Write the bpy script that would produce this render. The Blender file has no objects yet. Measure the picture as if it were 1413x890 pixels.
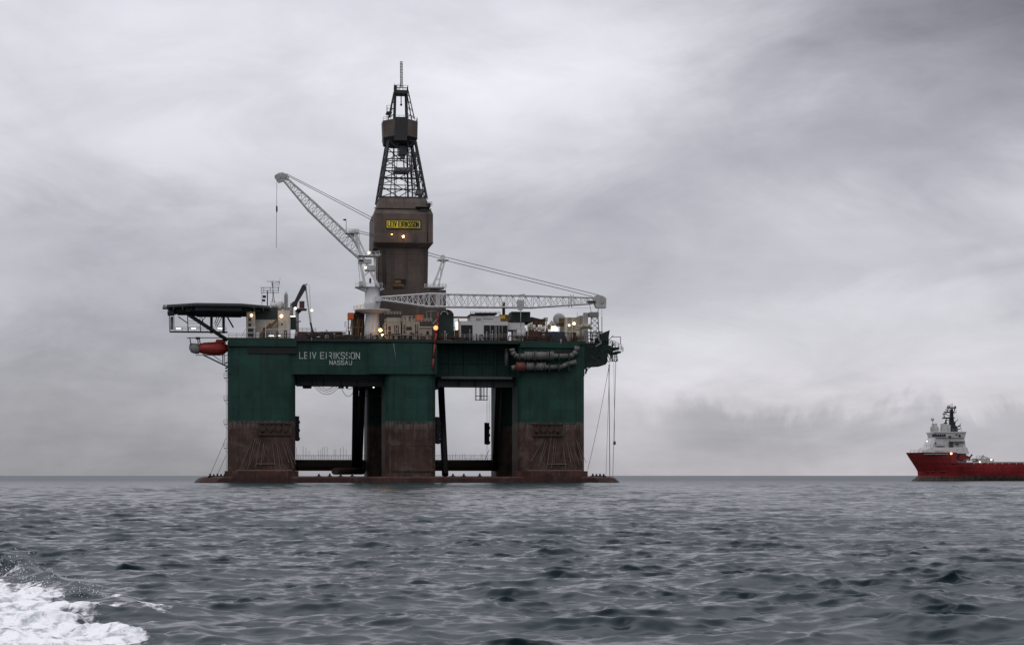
import bpy, math, random
import numpy as np
from mathutils import Vector, Matrix

random.seed(7)
rng = np.random.default_rng(23)
SC = bpy.context.scene
COL = SC.collection

# ------------------------------------------------------------------ camera
F = 2800.0            # focal length in photo pixels (photo is 1413 wide)
H = 2.0               # eye height in the small boat
HORIZ = 656.0
cam_d = bpy.data.cameras.new('camera')
cam_d.sensor_width = 36.0
cam_d.lens = 36.0 * F / 1413.0
cam_d.shift_y = (HORIZ - 445.0) / 1413.0
cam_d.clip_start = 0.5
cam_d.clip_end = 60000
cam = bpy.data.objects.new('camera', cam_d)
cam.location = (0, 0, H)
cam.rotation_euler = (math.radians(90), 0, 0)
COL.objects.link(cam)
SC.camera = cam

# ------------------------------------------------------------------ node helpers
class NB:
    """small helper that wires math nodes together"""
    def __init__(self, nt): self.nt = nt
    def node(self, t, **kw):
        n = self.nt.nodes.new(t)
        for k, v in kw.items(): setattr(n, k, v)
        return n
    def put(self, sock, v):
        if hasattr(v, 'is_output'): self.nt.links.new(v, sock)
        elif isinstance(v, (tuple, list)) and len(v) == 3 and sock.type == 'RGBA': sock.default_value = (*v, 1)
        else: sock.default_value = v
    def m(self, op, a, b=0.0, c=None, clamp=False):
        n = self.node('ShaderNodeMath', operation=op, use_clamp=clamp)
        self.put(n.inputs[0], a); self.put(n.inputs[1], b)
        if c is not None: self.put(n.inputs[2], c)
        return n.outputs[0]
    def add(self, a, b): return self.m('ADD', a, b)
    def mul(self, a, b): return self.m('MULTIPLY', a, b)
    def sub(self, a, b): return self.m('SUBTRACT', a, b)
    def mix(self, f, a, b, blend='MIX'):
        n = self.node('ShaderNodeMix', data_type='RGBA', blend_type=blend)
        self.put(n.inputs[0], f); self.put(n.inputs[6], a); self.put(n.inputs[7], b)
        return n.outputs[2]
    def ss(self, v, lo, hi, a=0.0, b=1.0):
        n = self.node('ShaderNodeMapRange', interpolation_type='SMOOTHSTEP')
        self.put(n.inputs[0], v); self.put(n.inputs[1], lo); self.put(n.inputs[2], hi)
        self.put(n.inputs[3], a); self.put(n.inputs[4], b)
        return n.outputs[0]
    def noise(self, vec, scale, detail=4, rough=0.55, dist=0.0):
        n = self.node('ShaderNodeTexNoise')
        self.put(n.inputs['Vector'], vec)
        n.inputs['Scale'].default_value = scale; n.inputs['Detail'].default_value = detail
        n.inputs['Roughness'].default_value = rough; n.inputs['Distortion'].default_value = dist
        return n.outputs[0]
    def xyz(self, vec):
        n = self.node('ShaderNodeSeparateXYZ'); self.put(n.inputs[0], vec); return n.outputs
    def comb(self, x, y, z):
        n = self.node('ShaderNodeCombineXYZ')
        for s, v in zip(n.inputs, (x, y, z)): self.put(s, v)
        return n.outputs[0]
    def scale3(self, vec, s):
        n = self.node('ShaderNodeVectorMath', operation='MULTIPLY')
        self.put(n.inputs[0], vec); n.inputs[1].default_value = s
        return n.outputs[0]
    def gauss(self, a, e, a0, e0, sa, se, amp):
        """a soft cloud patch round azimuth a0 and elevation e0 (tangents)"""
        da = self.mul(self.sub(a, a0), 1.0 / sa); de = self.mul(self.sub(e, e0), 1.0 / se)
        q = self.add(self.mul(da, da), self.mul(de, de))
        return self.mul(self.m('EXPONENT', self.mul(q, -1.0)), amp)

# ------------------------------------------------------------------ sky
world = bpy.data.worlds.new('World'); SC.world = world
world.use_nodes = True
wn = world.node_tree; wn.nodes.clear(); B = NB(wn)
wo = B.node('ShaderNodeOutputWorld'); bg = B.node('ShaderNodeBackground')
SUN_EL, SUN_ROT = math.radians(38), math.radians(200)
sky = B.node('ShaderNodeTexSky', sky_type='NISHITA', sun_disc=False, sun_elevation=SUN_EL, sun_rotation=SUN_ROT)
d = B.node('ShaderNodeTexCoord').outputs['Generated']
dx, dy, dz = B.xyz(d)
hor = B.m('SQRT', B.add(B.mul(dx, dx), B.mul(dy, dy)))
el = B.m('DIVIDE', dz, B.m('MAXIMUM', hor, 0.02))           # tangent of the elevation
az = B.m('ARCTAN2', dx, dy)                                  # 0 straight ahead, right positive
elp = B.m('MAXIMUM', el, 0.0)
# cloud deck as a sheet overhead: perspective flattening towards the horizon
inv = B.m('DIVIDE', 1.0, B.add(B.m('MAXIMUM', dz, 0.0), 0.10))
sheet = B.comb(B.mul(dx, inv), B.mul(dy, inv), 0.0)
n1 = B.noise(sheet, 0.9, 5, 0.5, 0.4)
n2 = B.noise(B.scale3(sheet, (1.0, 1.0, 1.0)), 2.6, 6, 0.55, 0.6)
wv = B.comb(B.mul(az, 1.0), B.mul(elp, 2.2), 0.3)
n3 = B.noise(wv, 9.0, 6, 0.55, 0.3)
n4 = B.noise(wv, 3.6, 3, 0.5, 0.4)
# jittered coordinates for the big cloud masses
aj = B.add(az, B.mul(B.sub(n3, 0.5), 0.10)); ej = B.add(elp, B.mul(B.sub(n3, 0.5), 0.045))
def pa(px): return (px - 706.5) / F
def pe(py): return (HORIZ - py) / F
ang_s = 0.13   # cloud streaks climb gently to the right
sx = B.add(B.mul(az, math.cos(ang_s)), B.mul(elp, math.sin(ang_s))); sy = B.sub(B.mul(elp, math.cos(ang_s)), B.mul(az, math.sin(ang_s)))
n6 = B.noise(B.comb(B.mul(sx, 0.8), B.mul(sy, 2.4), 0.7), 8.0, 6, 0.55, 0.8)
n7 = B.noise(B.comb(B.mul(az, 1.0), B.mul(elp, 1.7), 2.0), 5.0, 5, 0.6, 0.9)
aj = B.add(az, B.mul(B.sub(n7, 0.5), 0.26)); ej = B.add(elp, B.mul(B.sub(n6, 0.5), 0.085))
val = 0.535
val = B.add(val, B.gauss(aj, ej, pa(770), pe(85), 0.085, 0.050, 0.22))
val = B.add(val, B.gauss(aj, ej, pa(150), pe(40), 0.17, 0.050, 0.17))
val = B.add(val, B.gauss(aj, ej, pa(120), pe(215), 0.12, 0.028, 0.08))
val = B.add(val, B.gauss(aj, ej, pa(1400), pe(70), 0.125, 0.058, -0.27))
val = B.add(val, B.gauss(aj, ej, pa(1060), pe(240), 0.075, 0.032, -0.075))
val = B.add(val, B.gauss(aj, ej, pa(1390), pe(280), 0.095, 0.022, 0.13))
val = B.add(val, B.gauss(aj, ej, pa(300), pe(330), 0.16, 0.026, -0.075))
val = B.add(val, B.gauss(aj, ej, pa(100), pe(520), 0.19, 0.042, -0.12))
val = B.add(val, B.gauss(az, elp, pa(80), pe(665), 0.26, 0.034, -0.185))
val = B.add(val, B.gauss(aj, ej, pa(850), pe(330), 0.08, 0.018, -0.07))
val = B.add(val, B.gauss(aj, ej, pa(1150), pe(470), 0.13, 0.034, 0.15))
val = B.add(val, B.gauss(aj, ej, pa(1000), pe(520), 0.08, 0.015, 0.06))
val = B.add(val, B.gauss(aj, ej, pa(1330), pe(392), 0.14, 0.009, -0.06))
val = B.add(val, B.gauss(az, elp, pa(1150), pe(665), 0.22, 0.016, -0.07))
# low cumulus bank on the right, its bumpy top edge
n5 = B.noise(B.comb(az, B.mul(elp, 0.7), 0.0), 17.0, 6, 0.6, 0.3)
topb = B.add(pe(548), B.mul(B.sub(n5, 0.5), 0.085))
bank = B.mul(B.ss(elp, topb, B.add(topb, -0.013)), B.ss(elp, pe(668), pe(600)))
bank = B.mul(bank, B.ss(az, pa(820), pa(1000)))
# finer mottling
val = B.add(val, B.mul(B.sub(n4, 0.5), 0.16))
val = B.add(val, B.mul(B.sub(n6, 0.5), 0.19))
val = B.add(val, B.mul(B.sub(n7, 0.5), 0.22))
n8 = B.noise(B.comb(az, B.mul(elp, 1.9), 5.0), 15.0, 7, 0.6, 0.5)
val = B.add(val, B.mul(B.sub(n8, 0.5), 0.20))
val = B.add(val, B.mul(B.sub(n3, 0.5), 0.08))
val = B.add(val, B.mul(B.sub(n2, 0.5), 0.05))
val = B.sub(val, B.mul(bank, B.add(0.13, B.mul(B.sub(n8, 0.5), 0.20))))
# the rest of the dome: a little brighter overhead, darker behind
val = B.add(val, B.ss(dz, 0.48, 0.92, 0.0, 0.95))
val = B.mul(val, B.ss(dy, -0.5, 0.4, 0.72, 1.0))
val = B.m('MAXIMUM', val, 0.08)
tint = B.mix(B.ss(val, 0.25, 0.62), (0.958, 0.951, 1.09), (0.976, 0.972, 1.05))
warm = B.mul(B.ss(elp, 0.085, 0.0), B.ss(az, -0.06, 0.10))
tint = B.mix(warm, tint, (1.016, 0.968, 1.03))
tint = B.mix(B.mul(bank, 0.8), tint, (0.968, 0.965, 1.05))
warml = B.mul(B.ss(elp, 0.09, 0.0), B.ss(az, -0.02, -0.14))
tint = B.mix(warml, tint, (0.985, 0.975, 1.04))
vm = B.node('ShaderNodeVectorMath', operation='SCALE'); B.put(vm.inputs[0], tint); B.put(vm.inputs[3], B.mul(val, 10.6))
colr = B.mix(0.965, sky.outputs[0], vm.outputs[0])
B.put(bg.inputs[0], colr); bg.inputs[1].default_value = 0.1
wn.links.new(bg.outputs[0], wo.inputs[0])

sun_d = bpy.data.lights.new('sun', 'SUN'); sun_d.energy = 0.5; sun_d.angle = math.radians(40); sun_d.color = (1, 0.95, 0.88)
sun = bpy.data.objects.new('sun', sun_d); COL.objects.link(sun)
sd = Vector((math.sin(SUN_ROT) * math.cos(SUN_EL), math.cos(SUN_ROT) * math.cos(SUN_EL), math.sin(SUN_EL)))
sun.rotation_euler = sd.to_track_quat('Z', 'Y').to_euler()
SC.view_settings.view_transform = 'Standard'; SC.view_settings.look = 'None'
SC.view_settings.exposure = 0.0; SC.view_settings.gamma = 1.0
SC.view_settings.use_curve_mapping = False

# ------------------------------------------------------------------ materials
def new_mat(name):
    m = bpy.data.materials.new(name); m.use_nodes = True
    nt = m.node_tree; nt.nodes.clear(); b = NB(nt)
    out = b.node('ShaderNodeOutputMaterial'); p = b.node('ShaderNodeBsdfPrincipled')
    nt.links.new(p.outputs[0], out.inputs[0])
    return m, b, p
def paint(name, col, rough=0.55, wear=0.35, rust=0.25, metal=0.0, rustcol=(0.11, 0.05, 0.025), scale=0.35):
    """weathered marine paint: blotches, run streaks and a little rust"""
    m, b, p = new_mat(name)
    co = b.node('ShaderNodeNewGeometry').outputs['Position']
    blot = b.noise(co, scale, 5, 0.6)
    streak = b.noise(b.scale3(co, (1.6, 1.6, 0.12)), 0.9, 4, 0.6)
    dark = tuple(c * 0.55 for c in col); lite = tuple(min(0.85, c * 1.25 + 0.006) for c in col)
    c = b.mix(b.mul(b.ss(blot, 0.35, 0.7), wear), col, lite)
    c = b.mix(b.mul(b.ss(streak, 0.48, 0.7), wear), c, dark)
    rs = b.mul(b.ss(b.mul(streak, b.noise(co, 1.1, 5, 0.65)), 0.30, 0.42), rust)
    c = b.mix(rs, c, rustcol)
    b.put(p.inputs['Base Color'], c); p.inputs['Roughness'].default_value = rough
    p.inputs['Metallic'].default_value = metal
    p.inputs['Specular IOR Level'].default_value = 0.3
    return m
def emit(name, col, s):
    m, b, p = new_mat(name)
    p.inputs['Base Color'].default_value = (*col, 1)
    p.inputs['Emission Color'].default_value = (*col, 1); p.inputs['Emission Strength'].default_value = s
    return m
def hull_mat(name, zsplit, top, low, run=None):
    m, b, p = new_mat(name)
    co = b.node('ShaderNodeTexCoord').outputs['Object']
    x, y, z = b.xyz(co)
    jag = b.noise(b.comb(b.mul(b.add(x, y), 0.35), b.mul(z, 0.12), 0.0), 1.3, 6, 0.75)
    zz = b.add(z, b.mul(b.sub(jag, 0.5), 2.6))
    lowf = b.ss(zz, zsplit + 0.15, zsplit - 0.15)
    blot = b.noise(co, 0.16, 6, 0.62)
    streak = b.noise(b.scale3(co, (1.0, 1.0, 0.05)), 0.75, 5, 0.62)
    streak2 = b.noise(b.scale3(co, (1.0, 1.0, 0.09)), 2.2, 4, 0.6)
    # plates welded in strakes: each plate a slightly different tone
    br = b.node('ShaderNodeTexBrick'); br.offset = 0.5
    b.put(br.inputs['Vector'], b.comb(b.add(x, b.mul(y, 1.0)), z, 0.0))
    br.inputs['Color1'].default_value = (0.86, 0.86, 0.86, 1); br.inputs['Color2'].default_value = (1.12, 1.12, 1.12, 1)
    br.inputs['Mortar'].default_value = (0.7, 0.7, 0.7, 1)
    br.inputs['Scale'].default_value = 1.0; br.inputs['Brick Width'].default_value = 9.0; br.inputs['Row Height'].default_value = 2.9
    br.inputs['Mortar Size'].default_value = 0.045; br.inputs['Bias'].default_value = 0.0
    t = b.mix(b.ss(blot, 0.3, 0.72), tuple(c * 0.72 for c in top), tuple(c * 1.25 for c in top))
    t = b.mix(b.mul(b.ss(streak, 0.5, 0.68), 0.55), t, run or (top[0] * 0.9 + 0.004, top[1] * 0.45, top[2] * 0.5))
    t = b.mix(b.mul(b.ss(b.mul(streak2, blot), 0.31, 0.42), 0.35), t, (0.045, 0.028, 0.018))
    l = b.mix(b.ss(blot, 0.32, 0.68), tuple(c * 0.62 for c in low), tuple(c * 1.35 for c in low))
    l = b.mix(b.mul(b.ss(streak, 0.45, 0.66), 0.6), l, (0.028, 0.014, 0.010))
    l = b.mix(b.mul(b.ss(streak2, 0.56, 0.72), 0.55), l, (0.15, 0.105, 0.085))
    l = b.mix(b.mul(b.ss(b.noise(co, 0.33, 6, 0.72), 0.50, 0.64), 0.6), l, (0.115, 0.095, 0.082))
    l = b.mix(b.mul(b.ss(b.noise(b.scale3(co, (1.0, 1.0, 0.5)), 0.42, 6, 0.7, 0.5), 0.54, 0.66), 0.6), l, (0.018, 0.013, 0.011))
    l = b.mix(b.mul(b.mul(b.ss(zz, zsplit - 2.6, zsplit - 0.6), b.ss(streak2, 0.40, 0.56)), 0.55), l, (0.14, 0.125, 0.115))
    c = b.mix(lowf, t, l)
    c = b.mix(1.0, c, br.outputs[0], 'MULTIPLY')
    wet = b.ss(b.add(z, b.mul(b.sub(streak, 0.5), 1.5)), 2.4, 0.8)
    c = b.mix(b.mul(wet, 0.5), c, (0.012, 0.010, 0.008))
    b.put(p.inputs['Base Color'], c)
    p.inputs['Roughness'].default_value = 0.6; p.inputs['Specular IOR Level'].default_value = 0.25
    return m

M = {}
GREEN = (0.0120, 0.0495, 0.0372); RUST = (0.066, 0.038, 0.030)
M['hull'] = hull_mat('rig_hull_paint', 16.6, GREEN, RUST)
M['hullbox'] = hull_mat('rig_box_paint', -50, GREEN, RUST)
M['pontoon'] = hull_mat('pontoon_antifouling', 99, GREEN, (0.095, 0.037, 0.029))
M['dkgreen'] = paint('dark_green_steel', (0.013, 0.027, 0.0235), 0.6, 0.4, 0.3)
M['black'] = paint('black_steel', (0.012, 0.013, 0.014), 0.6, 0.3, 0.2)
M['brownsteel'] = paint('brown_rust_steel', (0.045, 0.028, 0.022), 0.7, 0.5, 0.5)
M['under'] = paint('grey_green_underside', (0.085, 0.088, 0.092), 0.7, 0.5, 0.3)
M['white'] = paint('white_crane_paint', (0.60, 0.60, 0.60), 0.45, 0.3, 0.18)
M['ivory'] = paint('ivory_house_paint', (0.50, 0.46, 0.39), 0.5, 0.4, 0.35)
M['beige'] = paint('beige_module_paint', (0.33, 0.29, 0.23), 0.55, 0.5, 0.45)
M['brown'] = hull_mat('brown_cladding', -99, (0.120, 0.094, 0.080), RUST, (0.070, 0.050, 0.040))
M['brownlow'] = hull_mat('brown_cladding_low', -99, (0.108, 0.084, 0.073), RUST, (0.060, 0.045, 0.038))
M['dkbrown'] = paint('dark_brown_cladding', (0.075, 0.062, 0.053), 0.6, 0.35, 0.25)
M['steel'] = paint('dark_lattice_steel', (0.035, 0.035, 0.038), 0.5, 0.4, 0.2)
M['grey'] = paint('grey_steel', (0.20, 0.20, 0.20), 0.5, 0.4, 0.3)
M['ltgrey'] = paint('light_grey_steel', (0.42, 0.42, 0.41), 0.5, 0.4, 0.3)
M['helideck'] = paint('helideck_steel', (0.050, 0.058, 0.056), 0.6, 0.4, 0.3)
M['orange'] = paint('orange_paint', (0.50, 0.10, 0.03), 0.5, 0.3, 0.2)
M['red'] = paint('red_lifeboat', (0.26, 0.024, 0.020), 0.35, 0.25, 0.05)
M['redhose'] = paint('red_hose', (0.20, 0.028, 0.025), 0.5, 0.3, 0.1)
M['yellow'] = paint('yellow_paint', (0.62, 0.40, 0.03), 0.5, 0.3, 0.2)
M['sign'] = paint('yellow_sign', (0.85, 0.66, 0.06), 0.5, 0.2, 0.05)
M['ochre'] = paint('ochre_machinery', (0.15, 0.085, 0.035), 0.6, 0.6, 0.6)
M['blue'] = paint('dark_blue_container', (0.035, 0.045, 0.062), 0.55, 0.4, 0.3)
M['maroon'] = paint('maroon_container', (0.075, 0.032, 0.026), 0.6, 0.4, 0.4)
M['letter'] = paint('white_lettering', (0.42, 0.46, 0.44), 0.6, 0.3, 0.1)
M['ink'] = paint('black_lettering', (0.015, 0.014, 0.012), 0.6, 0.1, 0.0)
M['cable'] = paint('steel_cable', (0.10, 0.10, 0.105), 0.5, 0.3, 0.0)
M['rackbar'] = paint('rack_bar_steel', (0.155, 0.12, 0.105), 0.6, 0.7, 0.5)
M['dome'] = paint('radome_white', (0.62, 0.61, 0.58), 0.4, 0.25, 0.1)
M['pipe'] = paint('galvanised_pipe', (0.12, 0.12, 0.11), 0.45, 0.6, 0.5)
M['piperust'] = paint('rusty_red_pipe', (0.13, 0.032, 0.030), 0.6, 0.5, 0.4)
g, b_, p_ = new_mat('dark_glass'); p_.inputs['Base Color'].default_value = (0.012, 0.014, 0.017, 1); p_.inputs['Roughness'].default_value = 0.12
M['glass'] = g
M['lampwarm'] = emit('lamp_warm', (1.0, 0.62, 0.32), 6)
M['lampwhite'] = emit('lamp_white', (1.0, 0.84, 0.66), 3.5)
M['tube'] = emit('lamp_tube', (1.0, 0.92, 0.80), 1.7)
M['lamporange'] = emit('lamp_orange', (1.0, 0.45, 0.13), 34)
M['lampflare'] = emit('lamp_flare', (1.0, 0.20, 0.07), 3.6)
M['ship'] = hull_mat('ship_hull_paint', 1.7, (0.21, 0.016, 0.019), (0.045, 0.032, 0.026), (0.085, 0.012, 0.012))
M['shipred'] = paint('ship_red_upper', (0.20, 0.020, 0.022), 0.5, 0.3, 0.1)
M['shipwhite'] = paint('ship_white', (0.55, 0.54, 0.54), 0.5, 0.2, 0.15)
M['navy'] = paint('navy_mast', (0.016, 0.020, 0.034), 0.5, 0.3, 0.0)
M['deckgrey'] = paint('deck_grey', (0.26, 0.26, 0.27), 0.6, 0.3, 0.2)

# ------------------------------------------------------------------ frames, mesh builder, things
class Frame:
    """a local frame: u along the side seen, v away from the viewer, z up"""
    def __init__(self, px0, Y0, deg):
        self.a = math.radians(deg); self.Y0 = Y0; self.X0 = (px0 - 706.5) * Y0 / F
        self.c, self.s = math.cos(self.a), math.sin(self.a)
    def p(self, px, py, v=0.0):
        rx, rz = (px - 706.5) / F, (HORIZ - py) / F
        t = (v + self.X0 * -self.s + self.Y0 * self.c) / (rx * -self.s + self.c)
        X, Y = rx * t - self.X0, t - self.Y0
        return (X * self.c + Y * self.s, v, H + rz * t)
    def u(self, px, v=0.0): return self.p(px, 500, v)[0]
    def z(self, px, py, v=0.0): return self.p(px, py, v)[2]
    def world(self, q):
        return (self.X0 + q[0] * self.c - q[1] * self.s, self.Y0 + q[0] * self.s + q[1] * self.c, q[2])
RIG = Frame(314, 550, 8.0)
SHIP = Frame(1250, 756, 0.0)

class MB:
    def __init__(self): self.v = []; self.f = []; self.smooth = set(); self.isl = []
    def face(self, idx, sm=False):
        if sm: self.smooth.add(len(self.f))
        self.f.append(tuple(idx))
    def box(self, a, b):
        x0, x1 = sorted((a[0], b[0])); y0, y1 = sorted((a[1], b[1])); z0, z1 = sorted((a[2], b[2]))
        n = len(self.v); self.isl.append((n, len(self.f)))
        self.v += [(x0,y0,z0),(x1,y0,z0),(x1,y1,z0),(x0,y1,z0),(x0,y0,z1),(x1,y0,z1),(x1,y1,z1),(x0,y1,z1)]
        for q in ((0,3,2,1),(4,5,6,7),(0,1,5,4),(1,2,6,5),(2,3,7,6),(3,0,4,7)): self.face([n+i for i in q])
        return self
    def loft(self, rings, cap=True, sm=False):
        """rings: lists of points with equal length, closed round"""
        n = len(self.v); k = len(rings[0]); self.isl.append((n, len(self.f)))
        for r in rings: self.v += [tuple(q) for q in r]
        for i in range(len(rings) - 1):
            for j in range(k):
                self.face((n+i*k+j, n+i*k+(j+1)%k, n+(i+1)*k+(j+1)%k, n+(i+1)*k+j), sm)
        if cap:
            self.face([n+j for j in range(k)][::-1]); self.face([n+(len(rings)-1)*k+j for j in range(k)])
        return self
    def prism(self, pts_uz, v0, v1):
        return self.loft([[(u, v0, z) for u, z in pts_uz], [(u, v1, z) for u, z in pts_uz]])
    def plan(self, pts_uv, z0, z1):
        return self.loft([[(u, v, z0) for u, v in pts_uv], [(u, v, z1) for u, v in pts_uv]])
    def tube(self, a, b, r, r2=None, n=6, sm=True):
        a, b = Vector(a), Vector(b); dd = b - a
        if dd.length < 1e-5: return self
        q = dd.to_track_quat('Z', 'Y'); r2 = r if r2 is None else r2
        ring = lambda o, rr: [tuple(o + q @ Vector((rr*math.cos(2*math.pi*(i+.5)/n), rr*math.sin(2*math.pi*(i+.5)/n), 0))) for i in range(n)]
        return self.loft([ring(a, r), ring(b, r2)], True, sm and n > 5)
    def path(self, pts, r, n=6):
        for a, b in zip(pts, pts[1:]): self.tube(a, b, r, None, n)
        return self
    def bar(self, a, b, w):
        return self.tube(a, b, w * 0.7, None, 4, False)
    def lathe(self, c, prof, n=20, a0=0.0):
        """prof: (radius, z) pairs about the vertical through c"""
        rings = [[(c[0]+r*math.cos(a0+2*math.pi*i/n), c[1]+r*math.sin(a0+2*math.pi*i/n), z) for i in range(n)] for r, z in prof]
        return self.loft(rings, True, True)
    def ball(self, c, r, n=12, sz=1.0):
        prof = [(max(0.01, r*math.sin(math.pi*k/8)), c[2] - sz*r*math.cos(math.pi*k/8)) for k in range(9)]
        return self.lathe(c, prof, n)
    def truss(self, A, Bq, n, rc, rb, xs=True):
        """lattice boom between end quads A and Bq (4 points each)"""
        A = [Vector(q) for q in A]; Bq = [Vector(q) for q in Bq]
        P = [[A[i].lerp(Bq[i], k / n) for i in range(4)] for k in range(n + 1)]
        for i in range(4): self.tube(A[i], Bq[i], rc, None, 5, False)
        for k in range(n):
            for i in range(4):
                j = (i + 1) % 4
                if (k + i) % 2: self.tube(P[k][i], P[k+1][j], rb, None, 4, False)
                else: self.tube(P[k][j], P[k+1][i], rb, None, 4, False)
                if xs: self.tube(P[k+1][i], P[k+1][j], rb, None, 4, False)
        return self
    def rail(self, pts, h=1.1, step=2.0, r=0.045, rows=3):
        pts = [Vector(q) for q in pts]
        for a, b in zip(pts, pts[1:]):
            for k in range(1, rows + 1):
                self.tube(a + Vector((0,0,h*k/rows)), b + Vector((0,0,h*k/rows)), r, None, 4, False)
            m = max(1, int((b - a).length / step))
            for k in range(m + 1):
                q = a.lerp(b, k / m); self.tube(q, q + Vector((0,0,h)), r * 1.2, None, 4, False)
        return self

    def pieces(self):
        """separate builders for the groups of primitives that stand far apart"""
        if len(self.isl) < 2: return [self]
        V = np.array([tuple(q) for q in self.v], float); vs = [i[0] for i in self.isl] + [len(self.v)]; fs = [i[1] for i in self.isl] + [len(self.f)]
        n = len(self.isl); lo = np.array([V[vs[i]:vs[i+1]].min(0) for i in range(n)]); hi = np.array([V[vs[i]:vs[i+1]].max(0) for i in range(n)])
        sz = (hi - lo).max(1); gap = np.maximum(0, np.maximum(lo[:,None]-hi[None], lo[None]-hi[:,None]))
        near = np.sqrt((gap**2).sum(2)) <= np.maximum(0.018, 0.48*np.maximum(sz[:,None], sz[None]))
        lab = list(range(n))
        def find(i):
            while lab[i] != i: lab[i] = lab[lab[i]]; i = lab[i]
            return i
        for i, j in zip(*np.nonzero(np.triu(near, 1))): lab[find(j)] = find(i)
        groups = {}
        for i in range(n): groups.setdefault(find(i), []).append(i)
        if len(groups) == 1: return [self]
        out = []
        for g in groups.values():
            m = MB()
            for i in g:
                off = len(m.v) - vs[i]; m.isl.append((len(m.v), len(m.f))); m.v += self.v[vs[i]:vs[i+1]]
                for k in range(fs[i], fs[i+1]): m.face([q + off for q in self.f[k]], k in self.smooth)
            out.append(m)
        return out

BASE = {}
def mesh_obj(name, mb, mat, base):
    me = bpy.data.meshes.new(name)
    me.from_pydata([(x-base[0], y-base[1], z-base[2]) for x, y, z in mb.v], [], mb.f)
    if mb.smooth:
        me.polygons.foreach_set('use_smooth', [i in mb.smooth for i in range(len(mb.f))])
    me.materials.append(mat); me.validate(); me.update()
    import bmesh
    bm = bmesh.new(); bm.from_mesh(me); bmesh.ops.recalc_face_normals(bm, faces=bm.faces); bm.to_mesh(me); bm.free()
    o = bpy.data.objects.new(name, me); COL.objects.link(o)
    return o
def tag(o, label, cat, group=None, kind=None):
    if label: o['label'] = label
    if cat: o['category'] = cat
    if group: o['group'] = group
    if kind: o['kind'] = kind
    return o
def thing(name, label, cat, base, group=None, fr=RIG):
    o = bpy.data.objects.new(name, None); COL.objects.link(o)
    o.empty_display_size = 1.0
    o.location = fr.world(base); o.rotation_euler = (0, 0, fr.a)
    BASE[o] = base
    return tag(o, label, cat, group)
def part(name, mb, mat, parent, label=None):
    first = None
    for m in mb.pieces():          # pieces that stand apart become parts of their own
        o = mesh_obj(name, m, M[mat] if isinstance(mat, str) else mat, BASE[parent])
        o.parent = parent; BASE[o] = BASE[parent]
        if label: o['label'] = label
        first = first or o
    return first
def solo(name, mb, mat, label, cat, base, group=None, fr=RIG):
    if len(mb.pieces()) > 1: print('SOLO SPLIT', name, len(mb.pieces()))
    o = mesh_obj(name, mb, M[mat] if isinstance(mat, str) else mat, base)
    o.location = fr.world(base); o.rotation_euler = (0, 0, fr.a); BASE[o] = base
    return tag(o, label, cat, group)
def rrect(u0, u1, v0, v1, r, n=5):
    pts = []
    for cx, cy, a0 in ((u1-r, v0+r, -90), (u1-r, v1-r, 0), (u0+r, v1-r, 90), (u0+r, v0+r, 180)):
        for k in range(n + 1):
            a = math.radians(a0 + 90 * k / n); pts.append((cx + r*math.cos(a), cy + r*math.sin(a)))
    return pts
def lamp(px, py, v, parent, r=0.35, mat='lampwarm', fr=RIG, label=None):
    """a small floodlight: housing with a lit lens facing out"""
    c = Vector(fr.p(px, py, v))
    h = part('floodlight', MB().box(c + Vector((-r*0.8, r*0.5, -r*0.7)), c + Vector((r*0.8, r*1.4, r*0.7))).tube(c + Vector((0, r, -r*0.6)), c + Vector((0, r*1.6, -r*2.2)), 0.06), 'grey', parent, label)
    part('lens', MB().ball(c, r, 10), mat, h)
    return h

STROKES = {  # letters drawn as straight strokes on a 0..1 by 0..1 field
 'L': [((0,1),(0,0)),((0,0),(.8,0))], 'E': [((0,0),(0,1)),((0,1),(.8,1)),((0,.5),(.65,.5)),((0,0),(.8,0))],
 'I': [((.4,0),(.4,1))], 'V': [((0,1),(.4,0)),((.4,0),(.8,1))],
 'R': [((0,0),(0,1)),((0,1),(.6,1)),((.6,1),(.8,.85)),((.8,.85),(.8,.62)),((.8,.62),(.6,.48)),((.6,.48),(0,.48)),((.45,.48),(.8,0))],
 'K': [((0,0),(0,1)),((.8,1),(0,.45)),((.2,.58),(.8,0))],
 'S': [((.8,.85),(.65,1)),((.65,1),(.15,1)),((.15,1),(0,.85)),((0,.85),(0,.62)),((0,.62),(.8,.4)),((.8,.4),(.8,.15)),((.8,.15),(.65,0)),((.65,0),(.15,0)),((.15,0),(0,.15))],
 'O': [((.15,0),(.65,0)),((.65,0),(.8,.15)),((.8,.15),(.8,.85)),((.8,.85),(.65,1)),((.65,1),(.15,1)),((.15,1),(0,.85)),((0,.85),(0,.15)),((0,.15),(.15,0))],
 'N': [((0,0),(0,1)),((0,1),(.8,0)),((.8,0),(.8,1))], 'A': [((0,0),(.4,1)),((.4,1),(.8,0)),((.16,.38),(.64,.38))],
 'U': [((0,1),(0,.15)),((0,.15),(.15,0)),((.15,0),(.65,0)),((.65,0),(.8,.15)),((.8,.15),(.8,1))]}
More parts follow.
